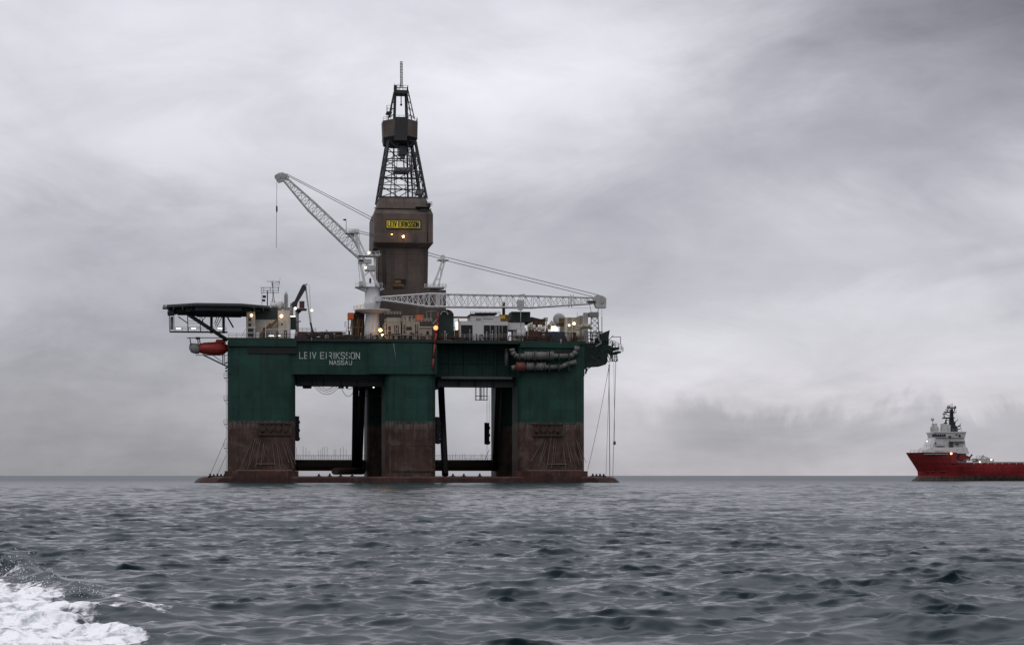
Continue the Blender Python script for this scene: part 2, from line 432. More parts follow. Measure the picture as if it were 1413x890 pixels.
def lettering(text, u0, u1, z0, z1, v, w, t=0.06):
    mb = MB(); n = len(text)
    wd = [{'I': 0.55, ' ': 0.6}.get(c, 1.0) for c in text]
    adv = (u1 - u0) / (sum(wd) - 0.2); i = -0.0
    for q, ch in enumerate(text):
        i = sum(wd[:q]) - (0.20 if ch == 'I' else 0)
        for (a, b) in STROKES.get(ch, []):
            A = Vector((u0 + (i + a[0]*.86) * adv, v, z0 + a[1] * (z1 - z0))); Bv = Vector((u0 + (i + b[0]*.86) * adv, v, z0 + b[1] * (z1 - z0)))
            dd = (Bv - A).normalized(); A -= dd * w * .45; Bv += dd * w * .45
            nn = Vector((-dd.z, 0, dd.x)) * w * .5
            dv = Vector((0, t * (1 + 0.01 * len(mb.f)), 0))
            mb.loft([[A - nn - dv, A + nn - dv, Bv + nn - dv, Bv - nn - dv], [A - nn, A + nn, Bv + nn, Bv - nn]])
    return mb

# ------------------------------------------------------------------ the sea
NW = 140
lam = np.exp(np.linspace(math.log(0.17), math.log(7.0), NW) + rng.normal(0, 0.02, NW))
kk = 2 * math.pi / lam
SLOPE = 0.0250
amp = SLOPE / kk * np.clip(1.25 - 0.25 * (lam / 3.6) ** 1.3, 0.25, 1.3)
amp *= rng.uniform(0.6, 1.35, NW) * np.where(lam < 0.9, 1.36, 0.92)
spread = np.where(lam > 2, 0.33, 0.56)
th = math.radians(-90 + 14) + rng.normal(0, 1, NW) * spread     # running towards the viewer
phi = rng.uniform(0, 2 * math.pi, NW)
def vnoise(x, y, seed):
    r = np.random.default_rng(seed).uniform(0, 1, (257, 257))
    xi = np.floor(x).astype(int); yi = np.floor(y).astype(int); fx = x - xi; fy = y - yi
    fx = fx*fx*(3-2*fx); fy = fy*fy*(3-2*fy); xi %= 256; yi %= 256
    return (r[xi, yi]*(1-fx) + r[xi+1, yi]*fx)*(1-fy) + (r[xi, yi+1]*(1-fx) + r[xi+1, yi+1]*fx)*fy
def fbm(x, y, s, seed, o=5, g=0.55):
    t = np.zeros_like(x); a = 1.0; n = 0.0
    for k in range(o):
        t += a * vnoise(x*s + 17.3*k + 400, y*s + 9.1*k + 400, seed + k); n += a; a *= g; s *= 2.03
    return t / n
MEAN = math.radians(-90 + 14); LEAN = 1.0
def waves(x, y, sp):
    """Gerstner sum at rest points x, y; sp is the local mesh spacing: waves finer than it fade out"""
    ox = np.zeros_like(x); oy = np.zeros_like(x); oz = np.zeros_like(x); zl = np.zeros_like(x)
    # gust patches make the roughness uneven
    env = 0.60 + 0.95 * np.clip((fbm(x * 0.9, y * 0.7, 1.0, 31, 3, 0.6) - 0.36) * 2.4, 0, 1) ** 1.2
    patch = 0.82 + 0.20 * np.sin(x * 0.043 + y * 0.021 + 1.0) * np.sin(y * 0.017 - x * 0.012) + 0.16 * np.sin(x * 0.21 - y * 0.09) * np.sin(0.083 * y + 2.0)
    for i in range(NW):
        w = np.clip(lam[i] / (2.2 * sp) - 1.0, 0, 1)
        if not w.any(): continue
        cx, cy = math.cos(th[i]), math.sin(th[i])
        ph = kk[i] * (cx * x + cy * y) + phi[i]
        a = amp[i] * w * (patch * env if lam[i] < 1.3 else patch)
        s, c = np.sin(ph), np.cos(ph)
        oz += a * c
        if lam[i] > 0.26: zl += a * c
        q = 1.0 if lam[i] > 0.6 else 0.6
        ox -= q * a * cx * s; oy -= q * a * cy * s
    zl = 0.17 * np.tanh(zl / 0.17)
    # wind leans the crests over towards the viewer: steep fronts, gentle backs
    return x + ox + LEAN * math.cos(MEAN) * zl, y + oy + LEAN * math.sin(MEAN) * zl, oz
WAKE = [(41.8, -10.2), (35.9, -8.5), (33.7, -7.1), (30.1, -5.9), (28.9, -5.3), (26.4, -4.6), (23.9, -4.0), (10.0, -0.8)]
wy = np.array([q[0] for q in WAKE][::-1]); wx = np.array([q[1] for q in WAKE][::-1])
def wake_side(x, y):
    """metres inside the boat's wake (positive) or outside it"""
    return np.interp(y, wy, wx) - x - np.clip(y - 41.0, 0, 50) * 1.2
def wake_lift(x, y):
    sdist = wake_side(x, y)
    near = np.clip((48 - y) / 6, 0, 1)
    ridge = (0.12 + 0.30 * np.clip((y - 32) / 4, 0, 1)) * np.exp(-((sdist + 0.25) / 0.42) ** 2) * np.clip(fbm(x, y, 0.55, 51, 3) * 2.6 - 0.75, 0, 1.3)
    churn = np.clip(sdist / 0.6, 0, 1) * (fbm(x, y, 1.1, 61, 5) - 0.5) * 0.34
    return near * (ridge + churn)
def big_mesh(name, verts, quads, mat, smooth=True):
    me = bpy.data.meshes.new(name)
    me.vertices.add(len(verts)); me.vertices.foreach_set('co', verts.astype(np.float32).ravel())
    me.loops.add(quads.size); me.loops.foreach_set('vertex_index', quads.astype(np.int32).ravel())
    me.polygons.add(len(quads)); me.polygons.foreach_set('loop_start', np.arange(0, quads.size, 4, dtype=np.int32))
    me.polygons.foreach_set('loop_total', np.full(len(quads), 4, dtype=np.int32))
    me.polygons.foreach_set('use_smooth', np.full(len(quads), smooth))
    me.materials.append(mat); me.update(calc_edges=True)
    o = bpy.data.objects.new(name, me); COL.objects.link(o); return o

wm, b, p = new_mat('sea_water')
pos = b.node('ShaderNodeNewGeometry').outputs['Position']
rip = b.noise(b.scale3(pos, (1.0, 1.5, 1.0)), 8.0, 6, 0.68, 0.3)
bump = b.node('ShaderNodeBump'); bump.inputs['Strength'].default_value = 0.30; bump.inputs['Distance'].default_value = 0.014
b.put(bump.inputs['Height'], rip); b.put(p.inputs['Normal'], bump.outputs[0])
p.inputs['Base Color'].default_value = (0.011, 0.025, 0.032, 1)
dist = b.node('ShaderNodeVectorMath', operation='LENGTH'); b.put(dist.inputs[0], pos)
b.put(p.inputs['Roughness'], b.ss(dist.outputs['Value'], 60, 1000, 0.13, 0.38)); p.inputs['IOR'].default_value = 1.333
rad = []
r = 4.0
while r < 30000:
    rad.append(r)
    if r < 20: r += 0.35
    elif r < 60: r += 0.052 + 0.0006 * (r - 20)
    elif r < 160: r += 0.10 + 0.0016 * (r - 60)
    elif r < 420: r += 0.30 + 0.0030 * (r - 160)
    elif r < 1500: r += 1.2 + 0.0042 * (r - 420)
    else: r *= 1.06
rad = np.array(rad)
inner = np.linspace(-math.radians(16.5), math.radians(16.5), 760)
outer = np.array([17.0, 18, 20, 23, 27, 33, 40, 50, 62, 76, 92, 110, 130, 150, 168, 179.9])
ang = np.concatenate([-np.radians(outer[::-1]), inner, np.radians(outer)])
RR, AA = np.meshgrid(rad, ang, indexing='ij')
sp_r = np.gradient(rad)[:, None] * np.ones_like(AA); sp_a = RR * np.gradient(ang)[None, :]
SP = np.maximum(sp_r * 0.75, sp_a)
x0 = (RR * np.sin(AA)).ravel(); y0 = (RR * np.cos(AA)).ravel()
X, Y, Z = waves(x0, y0, SP.ravel())
msk = (y0 > 8) & (y0 < 50) & (x0 < 0) & (x0 > -20)
Z[msk] += wake_lift(x0[msk], y0[msk])
nr, na = len(rad), len(ang)
idx = np.arange(nr * na).reshape(nr, na)
quads = np.stack([idx[:-1, :-1], idx[:-1, 1:], idx[1:, 1:], idx[1:, :-1]], -1).reshape(-1, 4)[:, ::-1]
sea = big_mesh('sea_water', np.stack([X, Y, Z], -1), quads, wm)
tag(sea, 'dark grey choppy sea reaching to the horizon', 'water', kind='structure')
print('sea verts', nr * na)

# foam of the boat's wake in the near left corner
fm, b, p = new_mat('wake_foam')
pos = b.node('ShaderNodeNewGeometry').outputs['Position']
fn = b.noise(b.scale3(pos, (1.4, 0.8, 1.0)), 3.2, 6, 0.65, 0.6); fn2 = b.noise(pos, 16.0, 4, 0.7)
c = b.mix(b.ss(b.add(b.mul(fn, 0.75), b.mul(fn2, 0.25)), 0.36, 0.54), (0.34, 0.37, 0.40), (0.88, 0.88, 0.90))
b.put(p.inputs['Base Color'], c); p.inputs['Roughness'].default_value = 0.7
ta = b.node('ShaderNodeAttribute', attribute_name='thick')
b.put(p.inputs['Alpha'], b.ss(b.add(ta.outputs['Fac'], b.mul(b.sub(fn2, 0.5), 0.7)), 0.08, 0.75))
bump = b.node('ShaderNodeBump'); bump.inputs['Strength'].default_value = 0.35; bump.inputs['Distance'].default_value = 0.03
b.put(bump.inputs['Height'], fn2); b.put(p.inputs['Normal'], bump.outputs[0])
gx, gy = np.meshgrid(np.arange(-15, -2.4, 0.028), np.arange(17, 44.5, 0.042), indexing='ij')
sh = gx.shape; gx = gx.ravel(); gy = gy.ravel()
sdist = wake_side(gx, gy)
tex = fbm(gx * 1.25, gy * 0.8, 1.0, 81, 6, 0.6); tex2 = fbm(gx, gy * 0.7, 3.4, 95, 5, 0.65)
nz = 0.62 * tex + 0.38 * tex2
dens = np.clip(sdist / 1.7 - 0.12, -1, 1) * 0.27 + 0.49 - np.clip((gy - 38) / 5, 0, 1) * 0.1
keep = nz < dens + 0.03
thick = np.clip((dens + 0.03 - nz) * 6, 0, 1)
fx, fy, fz = waves(gx, gy, np.full_like(gx, 0.045))
fz += wake_lift(gx, gy) + 0.004 + thick ** 1.5 * (0.012 + 0.07 * np.clip(tex2 - 0.35, 0, 1))
kq = keep.reshape(sh); nid = np.arange(gx.size).reshape(sh)
kf = kq[:-1, :-1] & kq[1:, :-1] & kq[1:, 1:] & kq[:-1, 1:]
fq = np.stack([nid[:-1, :-1], nid[1:, :-1], nid[1:, 1:], nid[:-1, 1:]], -1)[kf]
used = np.unique(fq); remap = np.zeros(gx.size, int); remap[used] = np.arange(len(used))
fv = np.stack([fx, fy, fz], -1)[used]; fq = remap[fq]; fthick = thick[used]
# spray thrown up along the crest of the wake
dv, dq = [], []; base_n = len(fv)
for k in range(420):
    yy = rng.uniform(31, 42); xx = np.interp(yy, wy, wx) - abs(rng.normal(0, 0.55)) + 0.1
    zz = 0.12 + abs(rng.normal(0, 0.22)) * np.clip((yy - 29) / 8, 0.15, 1); s = rng.uniform(0.003, 0.011) * rng.uniform(0.5, 1)
    n0 = base_n + len(dv)
    for q in ((-1,-1,-1),(1,-1,-1),(1,1,-1),(-1,1,-1),(-.7,-.7,1),(.7,-.7,1),(.7,.7,1),(-.7,.7,1)):
        dv.append((xx + q[0]*s*rng.uniform(.6,1.3), yy + q[1]*s, zz + q[2]*s*rng.uniform(.7,1.4)))
    dq += [[n0+i for i in q] for q in ((0,3,2,1),(4,5,6,7),(0,1,5,4),(1,2,6,5),(2,3,7,6),(3,0,4,7))]
foam = big_mesh('wake_foam', np.concatenate([fv, np.array(dv)]), np.concatenate([fq, np.array(dq)]), fm)
at = foam.data.attributes.new('thick', 'FLOAT', 'POINT'); at.data.foreach_set('value', np.concatenate([fthick, np.ones(len(dv))]).astype(np.float32))
tag(foam, "churned white foam of a boat's wake in the near left corner", 'foam', kind='stuff')

# ------------------------------------------------------------------ the drilling rig
p = RIG.p
ZD = 39.1                       # main deck
ZB = 29.6                       # underside of the deck box
W = 62.0
U = lambda px, v=0.0: RIG.u(px, v)
rig = thing('drilling_rig', 'huge green semi-submersible drilling platform standing on six square columns', 'oil rig', (U(560), 31, 0))
U1 = U(808)
u530, u602, u716 = U(531), U(602), U(716)
hb = MB().plan([(0.2,0.5),(u602-.3,0.5),(u602-.3,8),(u716+.3,8),(u716+.3,0.5),(U1-.2,0.5),(U1-.2,W-.5),(0.2,W-.5)], ZB, ZD)
box = part('deck_box', hb, 'hullbox', rig)
part('lettering', lettering('LEIV EIRIKSSON', U(413.5), U(497), RIG.z(455,494.6), RIG.z(455,486.4), 0.46, 0.21), 'letter', box, 'white ship name high on the green side')
part('lettering', lettering('NASSAU', U(455), U(486), RIG.z(470,503), RIG.z(470,497.6), 0.46, 0.19), 'letter', box, 'white home port under the ship name')
# column heads, ledges and frames on the side
mb = MB().plan([(U(508),0.49),(U(519),-0.7),(U(596),-0.7),(U(603.5),0.49)], ZB+0.2, ZD-1.0)
part('column_head', mb, 'hullbox', rig)
mb = MB()
mb.box((U(315.5), -0.6, RIG.z(360,478)), (U(409), 0.45, ZD-0.3)); mb.box((U(718), -0.6, RIG.z(760,480)), (U(799), 0.45, ZD-0.3))
for px in (424, 452, 480, 505, 552, 583): mb.box((U(px), 0.25, ZB+.05), (U(px)+.35, 0.49, ZD-.2))
for px in (620, 640, 661, 682, 700): mb.box((U(px,8), 7.4, ZB+.05), (U(px,8)+.5, 7.99, ZD-.2))
for z in (33.2, 36.4): mb.box((u602+.1, 7.6, z), (u716-.1, 7.98, z+.35))
part('stiffener', mb, 'hullbox', rig)
mb = MB().box((U(342), -0.25, RIG.z(370,488)), (U(409), 0.44, RIG.z(370,478.6))).box((U(737), -0.25, RIG.z(370,488)), (U(797), 0.44, RIG.z(370,480.6)))
part('recess_shade_panel', mb, 'black', rig)  # flat dark panels paint in the shade of a recess below the ledges
# edge of the main deck: coaming and hand rail
mb = MB().box((0, -0.35, ZD-0.55), (U(600), 0.5, ZD+0.25)).box((U(600)+.01, 0.2, ZD-.7), (U1+.1, 8.2, ZD+.2))
part('deck_edge', mb, 'dkgreen', rig)
mb = MB().rail([(0.2,0,ZD+.25),(U1,0.5,ZD+.2)], 1.15, 2.2, 0.05)
part('railing', mb, 'brownsteel', rig)
# columns
def column(u0, u1, v0, v1, head=38.5):
    mb = MB().plan(rrect(u0, u1, v0, v1, 2.6), -9.0, head)
    return part('column', mb, 'hull', rig)
COLS = [(0.0, U(408)), (u530+.1, u602), (u716, U1)]
near_cols = [column(a, c, 0.0, 16.0) for a, c in COLS]
far_cols = [column(a + (0 if i != 1 else -1.8), c, 46.0, 62.0) for i, (a, c) in enumerate(COLS)]
# detail on the near columns: vertical seams, chain racks fanned out at the foot, dark chain housings
for i, (c0, c1) in enumerate(COLS):
    mb = MB(); w = c1 - c0
    for k in (0.16, 0.36, 0.62, 0.85): mb.box((c0 + w*k, -0.10, 3.0), (c0 + w*k + .22, 0.3, 28.5))
    mb.box((c0 + 2.5, -0.14, 16.4), (c1 - 2.5, 0.3, 16.75))
    part('seam', mb, 'hull', near_cols[i])
for i in (0, 2):
    c0, c1 = COLS[i]; w = c1 - c0
    mb = MB()
    for k, (t, b2) in enumerate(((.36,.18),(.40,.30),(.48,.42),(.53,.5),(.66,.72),(.72,.80),(.80,.93),(.86,1.0))):
        zt = random.uniform(10.5, 12.6); zl = random.uniform(3.4, 6.0)
        a = Vector((c0 + w*t, -0.25, zt)); e = Vector((c0 + w*b2*0.97, -0.55, zl))
        mb.bar(a, e, 0.13)
        if k % 2: mb.bar(a + Vector((.5,0,-.6)), e + Vector((.6,0,1.2)), 0.10)
    mb.box((c0 + w*.12, -0.5, 3.3), (c1 - 1, 0.3, 3.55)); mb.box((c0 + w*.42, -0.4, 5.1), (c0 + w*.72, 0.3, 5.3))
    part('anchor_rack', mb, 'rackbar', near_cols[i])
    mb = MB()
    a0, a1 = (.45, .94) if i == 0 else (.20, .66)
    mb.box((c0+w*a0, -0.55, 12.9), (c0+w*a1, 0.3, 13.3)); mb.box((c0+w*a0, -0.55, 16.0), (c0+w*a1, 0.3, 16.3))
    for k in range(7):
        q = c0 + w*(a0 + (a1-a0)*(k+.3)/7.2); mb.box((q, -0.45, 13.3), (q + .35, 0.3, 16.0))
    for k in range(4): mb.tube((c0+w*(a0+(a1-a0)*(k+.6)/4.4), -.6, 14.7), (c0+w*(a0+(a1-a0)*(k+.6)/4.4), .3, 14.7), .75, None, 10)
    part('chain_guide', mb, 'brownsteel', near_cols[i])
    mb = MB().plan([(c0-.8, 1.0), (c0+2, -1.6), (c1-2, -1.6), (c1+.8, 1.0)], -2, 3.25)
    part('column_foot', mb, 'pontoon', near_cols[i])
c0, c1 = COLS[1]
mb = MB().box((c0+1.4, -0.12, 10.2), (c1-1.0, 0.3, 10.5)).box((c0+5, -.12, 10.5), (c0+5.3, .3, 16)).box((c1-2.6, -.12, 4), (c1-2.2,.3, 15)).box((c0+2, -.3, 3.2), (c1-.6, .3, 4.1))
part('anchor_rack', mb, 'hull', near_cols[1])
# fairleads: stacks of sheaves and blocks on the column sides
def fairlead(pxc, v, y0, y1, wd, parent):
    u, _, zt = p(pxc, y0, v); zb = RIG.z(pxc, y1, v); mb = MB()
    n = 6
    for k in range(n):
        z = zb + (zt - zb) * (k + .5) / n; hh = (zt - zb) / n
        if k % 2 == 0: mb.tube((u, v-0.9, z), (u, v+0.9, z), hh*.62, None, 10)
        else: mb.box((u - wd*.5, v-.7, z - hh*.45), (u + wd*.42, v+.7, z + hh*.45))
    mb.box((u - wd, v-.3, zb), (u - wd*.2, v+.3, zt))
    part('fairlead', mb, 'black', parent)
fairlead(410.5, 8, 574, 608, 1.1, near_cols[0])
fairlead(604.5, 8, 575, 612, 1.2, near_cols[1])
fairlead(673.0, 50, 583, 613, 1.0, far_cols[2])
# ladder and landings down the left edge of the nearest left column
mb = MB()
for py in (521, 552, 585, 618):
    u, _, z = p(311.5, py, 5)
    mb.box((u-.5, 4.2, z-.12), (0.05, 5.8, z)); mb.rail([(0,4.2,z),(u-.5,4.2,z),(u-.5,5.8,z)], 1.2, 1.0, 0.05, 2)
    mb.bar((0, 5, z-1.3), (u-.4, 5, z-.1), .08)
mb.tube((-.35, 5, 2), (-.35, 5, 34), .05); mb.tube((-.35, 5.5, 2), (-.35, 5.5, 34), .05)
part('ladder', mb, 'dkgreen', near_cols[0])
# pontoons
def pontoon(v0, v1):
    ua, ub = U(268, 8), U(853, 8)
    if v0 > 20: ua, ub = ua + 6, ub - 2
    uc = (ua + ub) / 2
    outl = [(ua, (v0+v1)/2-2.2), (ua+1.2, v0+3.2), (ua+6, v0), (ub-7, v0), (ub-1.2, v0+3.2), (ub, (v0+v1)/2-2), (ub, (v0+v1)/2+2), (ub-1.2, v1-3.2), (ub-7, v1), (ua+6, v1), (ua+1.2, v1-3.2), (ua, (v0+v1)/2+2)]
    o = part('pontoon', MB().loft([[(u, v, -9) for u, v in outl], [(u, v, 0.2) for u, v in outl],
        [(uc + (u-uc)*0.978, v, 1.35) for u, v in outl], [(uc + (u-uc)*0.955, v + (.3 if v < (v0+v1)/2 else -.3), 1.72) for u, v in outl]]), 'pontoon', rig)
    mb = MB()
    for px in list(range(290, 313, 5)) + list(range(818, 838, 5)) + [440, 455, 470, 486, 625, 640, 662]:
        u = U(px, v0+3); mb.tube((u, v0+3, 1.7), (u, v0+3, 2.35 + random.random()*.3), .35, .25, 8); mb.box((u-.6, v0+2.4, 1.72), (u+.6, v0+3.6, 1.95))
    part('bollard', mb, 'black', o)
    return o
pontoon(-1.2, 17.0); pontoon(45, 63)
# horizontal braces low between the columns, walkway posts on top
def brace(a, c, r, mat='brownsteel'): return part('brace', MB().tube(a, c, r, None, 14), mat, rig)
zb1, zb2 = RIG.z(450, 634, 52), RIG.z(450, 649.5, 52)
br = brace((8, 52, (zb1+zb2)/2), (u716+8, 52, (zb1+zb2)/2), (zb1-zb2)/2)
mb = MB(); u = U(409, 52)
while u < U(680, 52):
    if not (U(500,52) < u < U(606,52)):
        tall = random.choice((0, 0, 1, 1, 1)); hgt = random.uniform(2.6, 3.9) if tall else random.uniform(.8, 1.4)
        if u > U(606, 52): hgt *= .5
        mb.tube((u, 51.6, zb1-.4), (u, 51.6, zb1 + hgt), .055, None, 4, False)
    u += random.uniform(.45, .95)
for z in (.5, 1.0, 1.35):
    mb.tube((U(409,52), 51.6, zb1+z), (U(680,52), 51.6, zb1+z), .05, None, 4, False)
part('railing', mb, 'black', br)
brace(p(462, 650, 16), p(500, 650, 46), 1.0)
brace((u716+6, 14, 5.3), (u716+6, 48, 5.3), 1.6); brace((7, 14, 5.3), (7, 48, 5.3), 1.6); brace((u530+6, 14, 5.3), (u530+6, 48, 5.3), 1.6)
# diagonal braces from the pontoons up to the deck box
brace(p(495.8, 642, 46), p(500.5, 520, 31), 0.95, 'black'); brace(p(614.3, 655, 10), p(608.6, 535, 28), 0.95, 'black')
brace((c0-5.5, 47, 4), (c0-6.5, 24, 30), 0.9, 'black'); brace((u716-.5, 47, 4), (u716-2, 26, 30), 0.9, 'black')
# underside equipment
mb = MB().box(p(497, 534, 20), (U(529, 20), 44, ZB+.01)).box(p(508, 545, 26), (U(530,26), 40, 28)).box(p(604,534,20), (U(612,20), 40, ZB+.01))
part('moonpool_box', mb, 'black', rig)
mb = MB()
for k in range(9): mb.box((U(410,4), 6+k*6, ZB-.7), (u530-1, 6.6+k*6, ZB+.01)); mb.box((u602+2, 6+k*6, ZB-.7), (u716-1, 6.6+k*6, ZB+.01))
for k in range(5): mb.box((U(415,4)+k*5, 4, ZB-.4), (U(415,4)+k*5+.4, 60, ZB+.015)); mb.box((u602+3+k*4.4, 7, ZB-.4), (u602+3.4+k*4.4, 60, ZB+.015))
part('deck_beam', mb, 'under', rig)
zf = RIG.z(450, 532.6, 9)
part('lower_fascia', MB().box((U(409.5,9), 9, zf), (U(531,9), 13, ZB-.01)), 'under', rig); part('lower_fascia', MB().box((U(604,9), 9.5, zf), (U(715,9), 13.5, ZB-.01)), 'under', rig)
mb = MB()
for px in (430, 446, 470, 492, 632, 655, 680): mb.box((U(px,9), 8.85, zf+.1), (U(px,9)+.3, 9.6, ZB-.02))
mb.box((U(410,9), 8.8, zf+1.2), (U(531,9), 9.1, zf+1.4)); mb.box((U(605,9), 9.2, zf+1.5), (U(714,9), 9.6, zf+1.7))
part('fascia_frame', mb, 'dkgreen', rig)
part('underside_plate', MB().box((0.4, 6, ZB-.06), (U1-.4, 61, ZB-.004)), 'under', rig)
mb = MB().box(p(418, 535.5, 10), (U(430,10), 12, RIG.z(420, 532, 10))).box(p(409.5, 518.5, 2), (U(441,2), 4, RIG.z(420, 516.4, 2)))
for px in (421, 424, 427, 469, 473, 479): u_, _, z_ = p(px, 536.0, 10); mb.box((u_-.35, 10, z_), (u_+.3, 11, zf+.3))
part('cable_tray', mb, 'black', rig)
def sag(a, c, drop, n=12):
    a, c = Vector(a), Vector(c)
    return [a.lerp(c, k/n) - Vector((0,0,drop*4*(k/n)*(1-k/n))) for k in range(n+1)]
for x0_, x1_, dr in ((433, 469, 2.4), (436, 466, 1.7), (439, 462, 1.2), (443, 460, .8), (470, 491, 3.0), (476, 488, 1.0)):
    part('hanging_hose', MB().path(sag(p(x0_, 532.2, 11), p(x1_, 532.2, 11), dr), .07, 5), 'black', rig)
mb = MB(); a = Vector(p(656.5, 534, 11)); c = Vector(p(672, 552.5, 11))
for z in (c.z, c.z+1.1): mb.rail([(a.x,10,z),(c.x,10,z),(c.x,12,z),(a.x,12,z),(a.x,10,z)], .15, 9, .08, 1)
for u in (a.x, a.x+1.2, (a.x+c.x)/2, c.x-.9, c.x):
    for v in (10, 12): mb.bar((u, v, c.z), (u, v, a.z+.3), .13)
part('access_basket', mb, 'black', rig)
mb = MB().tube(p(672, 553, 48), p(672, 640, 48), .05).tube(p(675, 545, 48), p(675, 600, 48), .05).bar(p(675, 620, 48), p(669.5, 634, 48), .12)
part('access_ladder', mb, 'black', rig)
lamp(523.5, 526, 19.5, rig, .25, 'lampwhite'); lamp(515.5, 534, 19.5, rig, .22, 'lampwhite')
# silencer pipes along the right column
def silencer(pts, r, cans, mat, canmat):
    q = [p(a, c, -1.4) for a, c in pts]
    o = part('exhaust_pipe', MB().path(q, r, 10), mat, rig)
    for a, c, y in cans:
        e, f2 = Vector(p(a, y, -1.4)), Vector(p(c, y, -1.4))
        mb = MB().tube(e, f2, r*1.55, None, 12)
        for t in (0.02, .5, .98): qq = e.lerp(f2, t); mb.tube(qq - Vector((.15,0,0)), qq + Vector((.15,0,0)), r*1.75, None, 12)
        part('silencer', mb, canmat, o)
silencer([(706.5,481),(707,485.5),(710,490),(713,491.6),(786,491.6),(791,490),(795,485),(796.5,478)], .75, [(724,736,491.2),(738.5,756,491.2),(759,763,491.2)], 'pipe', 'pipe')
silencer([(706,508),(712,506.5),(775,506.5),(782,502.5),(795,499.5)], .7, [(727,735,506),(741,752,506)], 'pipe', 'pipe')
part('exhaust_pipe', MB().tube(p(712,506.4,-1.6), p(724,506.4,-1.6), 1.35, None, 12), 'piperust', rig, 'short rusty red pipe section')
part('exhaust_pipe', MB().tube(p(699,481,4), p(699,505,4), .55, None, 10), 'pipe', rig)
mb = MB()
for px in (716, 737, 757, 770, 784):
    for y in (491, 506): u_, _, z_ = p(px, y, -.6); mb.box((u_-.15, -2.3, z_-1.3), (u_+.15, .4, z_-.8)); mb.box((u_-.15, -2.2, z_-1.3), (u_+.15, -2.0, z_+1))
part('pipe_bracket', mb, 'dkgreen', rig)
mb = MB().tube(p(774, 468, -.5), p(774, 475.5, -.5), .28).tube(p(430, 466, -.45), p(430, 471, -.45), .12).tube(p(543, 474, -.7), p(547, 500, -.7), .08)
part('drain_pipe', mb, 'grey', rig)
# right-hand (stern) working platform
plat = part('stern_platform', MB().prism([p(a, c)[0::2] for a, c in ((808,473),(820,472),(846,476),(848.5,485.5),(841.5,486),(841,499),(838,502.5),(829,503),(821,504),(814,506),(808,510))], 3, 14), 'dkgreen', rig)
mb = MB().prism([p(a, c)[0::2] for a, c in ((829,480),(832,463.5),(838,457),(845.2,454),(844,462),(842.8,480))], 4, 5.0)
mb.prism([p(a, c)[0::2] for a, c in ((829,480),(832,463.5),(838,457),(845.2,454),(844,462),(842.8,480))], 11, 12)
mb.box(p(829, 470, 4), (U(843), 12, RIG.z(840, 476)))
part('wind_wall', mb, 'dkgreen', plat)
mb = MB(); random.seed(5)
for v in (2.6, 14.4):
    for k in range(60):
        a_, c_ = random.uniform(808, 850), random.uniform(470, 500); a2, c2 = a_ + random.uniform(-9, 9), c_ + random.choice((-1, 1))*random.uniform(4, 9)
        if max(c_, c2) < 503 and min(c_, c2) > 462 and a2 > 807 and a2 < 853: mb.bar(p(a_, c_, v), p(a2, c2, v), .16)
for px in (811, 816, 822, 827): mb.bar(p(px, 476, 6), p(px + random.uniform(-2, 4), 458, 6), .16)
mb.bar(p(808,516,7), p(809,508,7), .4)
for a_, c_, a2, c2 in ((808,516,811,509),(811,509,818,504.5),(818,504.5,830,502)): mb.bar(p(a_,c_,3), p(a2,c2,3), .22); mb.bar(p(a_,c_,13), p(a2,c2,13), .22)
for v in (5, 9, 13):
    for px in range(809, 833, 3): mb.bar(p(px, 477, v), p(px + random.uniform(-2.5, 2.5), random.uniform(455, 468), v), .13)
    for y in (459, 463, 468, 472): mb.bar(p(808, y, v), p(831, y + random.uniform(-1.5, 1.5), v), .13)
for px in range(843, 852, 2): mb.bar(p(px, 486, 8), p(px + 1.5, 499, 8), .12)
for y in (489, 493, 496): mb.bar(p(841, y, 6), p(851.5, y, 6), .14)
part('platform_truss', mb, 'dkgreen', plat)
mb = MB()
for v in (3, 14): mb.rail([p(840, 476, v), p(849, 478, v), p(858, 483, v)], 1.4, .8, .06, 3)
mb.path([p(843.5, 464.8, 5), p(856.3, 464.8, 5), p(856.3, 475, 5)], .10, 5)
mb.box(p(846, 479, 3), (U(857.5), 14, RIG.z(850, 481))); mb.box(p(850, 484.6, 3), (U(860), 14, RIG.z(850, 486)))
for px in (842, 845, 848, 850.5): mb.bar(p(px, 485, 3), p(px, 499, 3), .14)
mb.bar(p(841, 498.5, 3), p(851.5, 498.5, 3), .2); mb.rail([p(853,485,3), p(860,485,3)], 1.2, .8, .05, 2); mb.rail([p(846,486,14), p(859,486,14)], 1.4, 1.0, .05, 3)
part('railing', mb, 'dkgreen', plat)
# derrick substructure rests on deck: drilling derrick
VF, VB = 22.0, 39.0
der = thing('drilling_derrick', 'tall tapering brown clad drilling derrick with open black lattice top', 'derrick', (U(555, 30), 30.5, ZD))
def ring_at(xl, xr, py, v0, v1):
    a, c = p(xl, py, v0), p(xr, py, v0); z = a[2]
    return [(a[0], v0, z), (c[0], v0, z), (c[0], v1, z), (a[0], v1, z)]
sub = part('substructure', MB().loft([[(U(521,VF-4), VF-4, ZD+.1), (U(615.5,VF-4), VF-4, ZD+.1), (U(615.5,VF-4), VB+4, ZD+.1), (U(521,VF-4), VB+4, ZD+.1)],
      ring_at(521, 615.5, 399, VF-4, VB+4)]), 'dkbrown', der)
mb = MB().rail([p(530, 399, VF-3.9), p(615, 399, VF-3.9)], 1.1, 2, .05).box(p(574, 398.9, VF-4.05), (U(579,VF-4.05), VF-3.9, ZD+2))
part('railing', mb, 'brown', sub)
tower = part('cladding', MB().loft([ring_at(524, 590, 399.2, VF, VB), ring_at(521, 591, 340, VF, VB)]), 'brownlow', der)
mb = MB()
for px in (541, 560.5, 588): mb.box(p(px, 344, VF-.18), (U(px+1.6,VF-.18), VF+.3, RIG.z(px, 396, VF)))
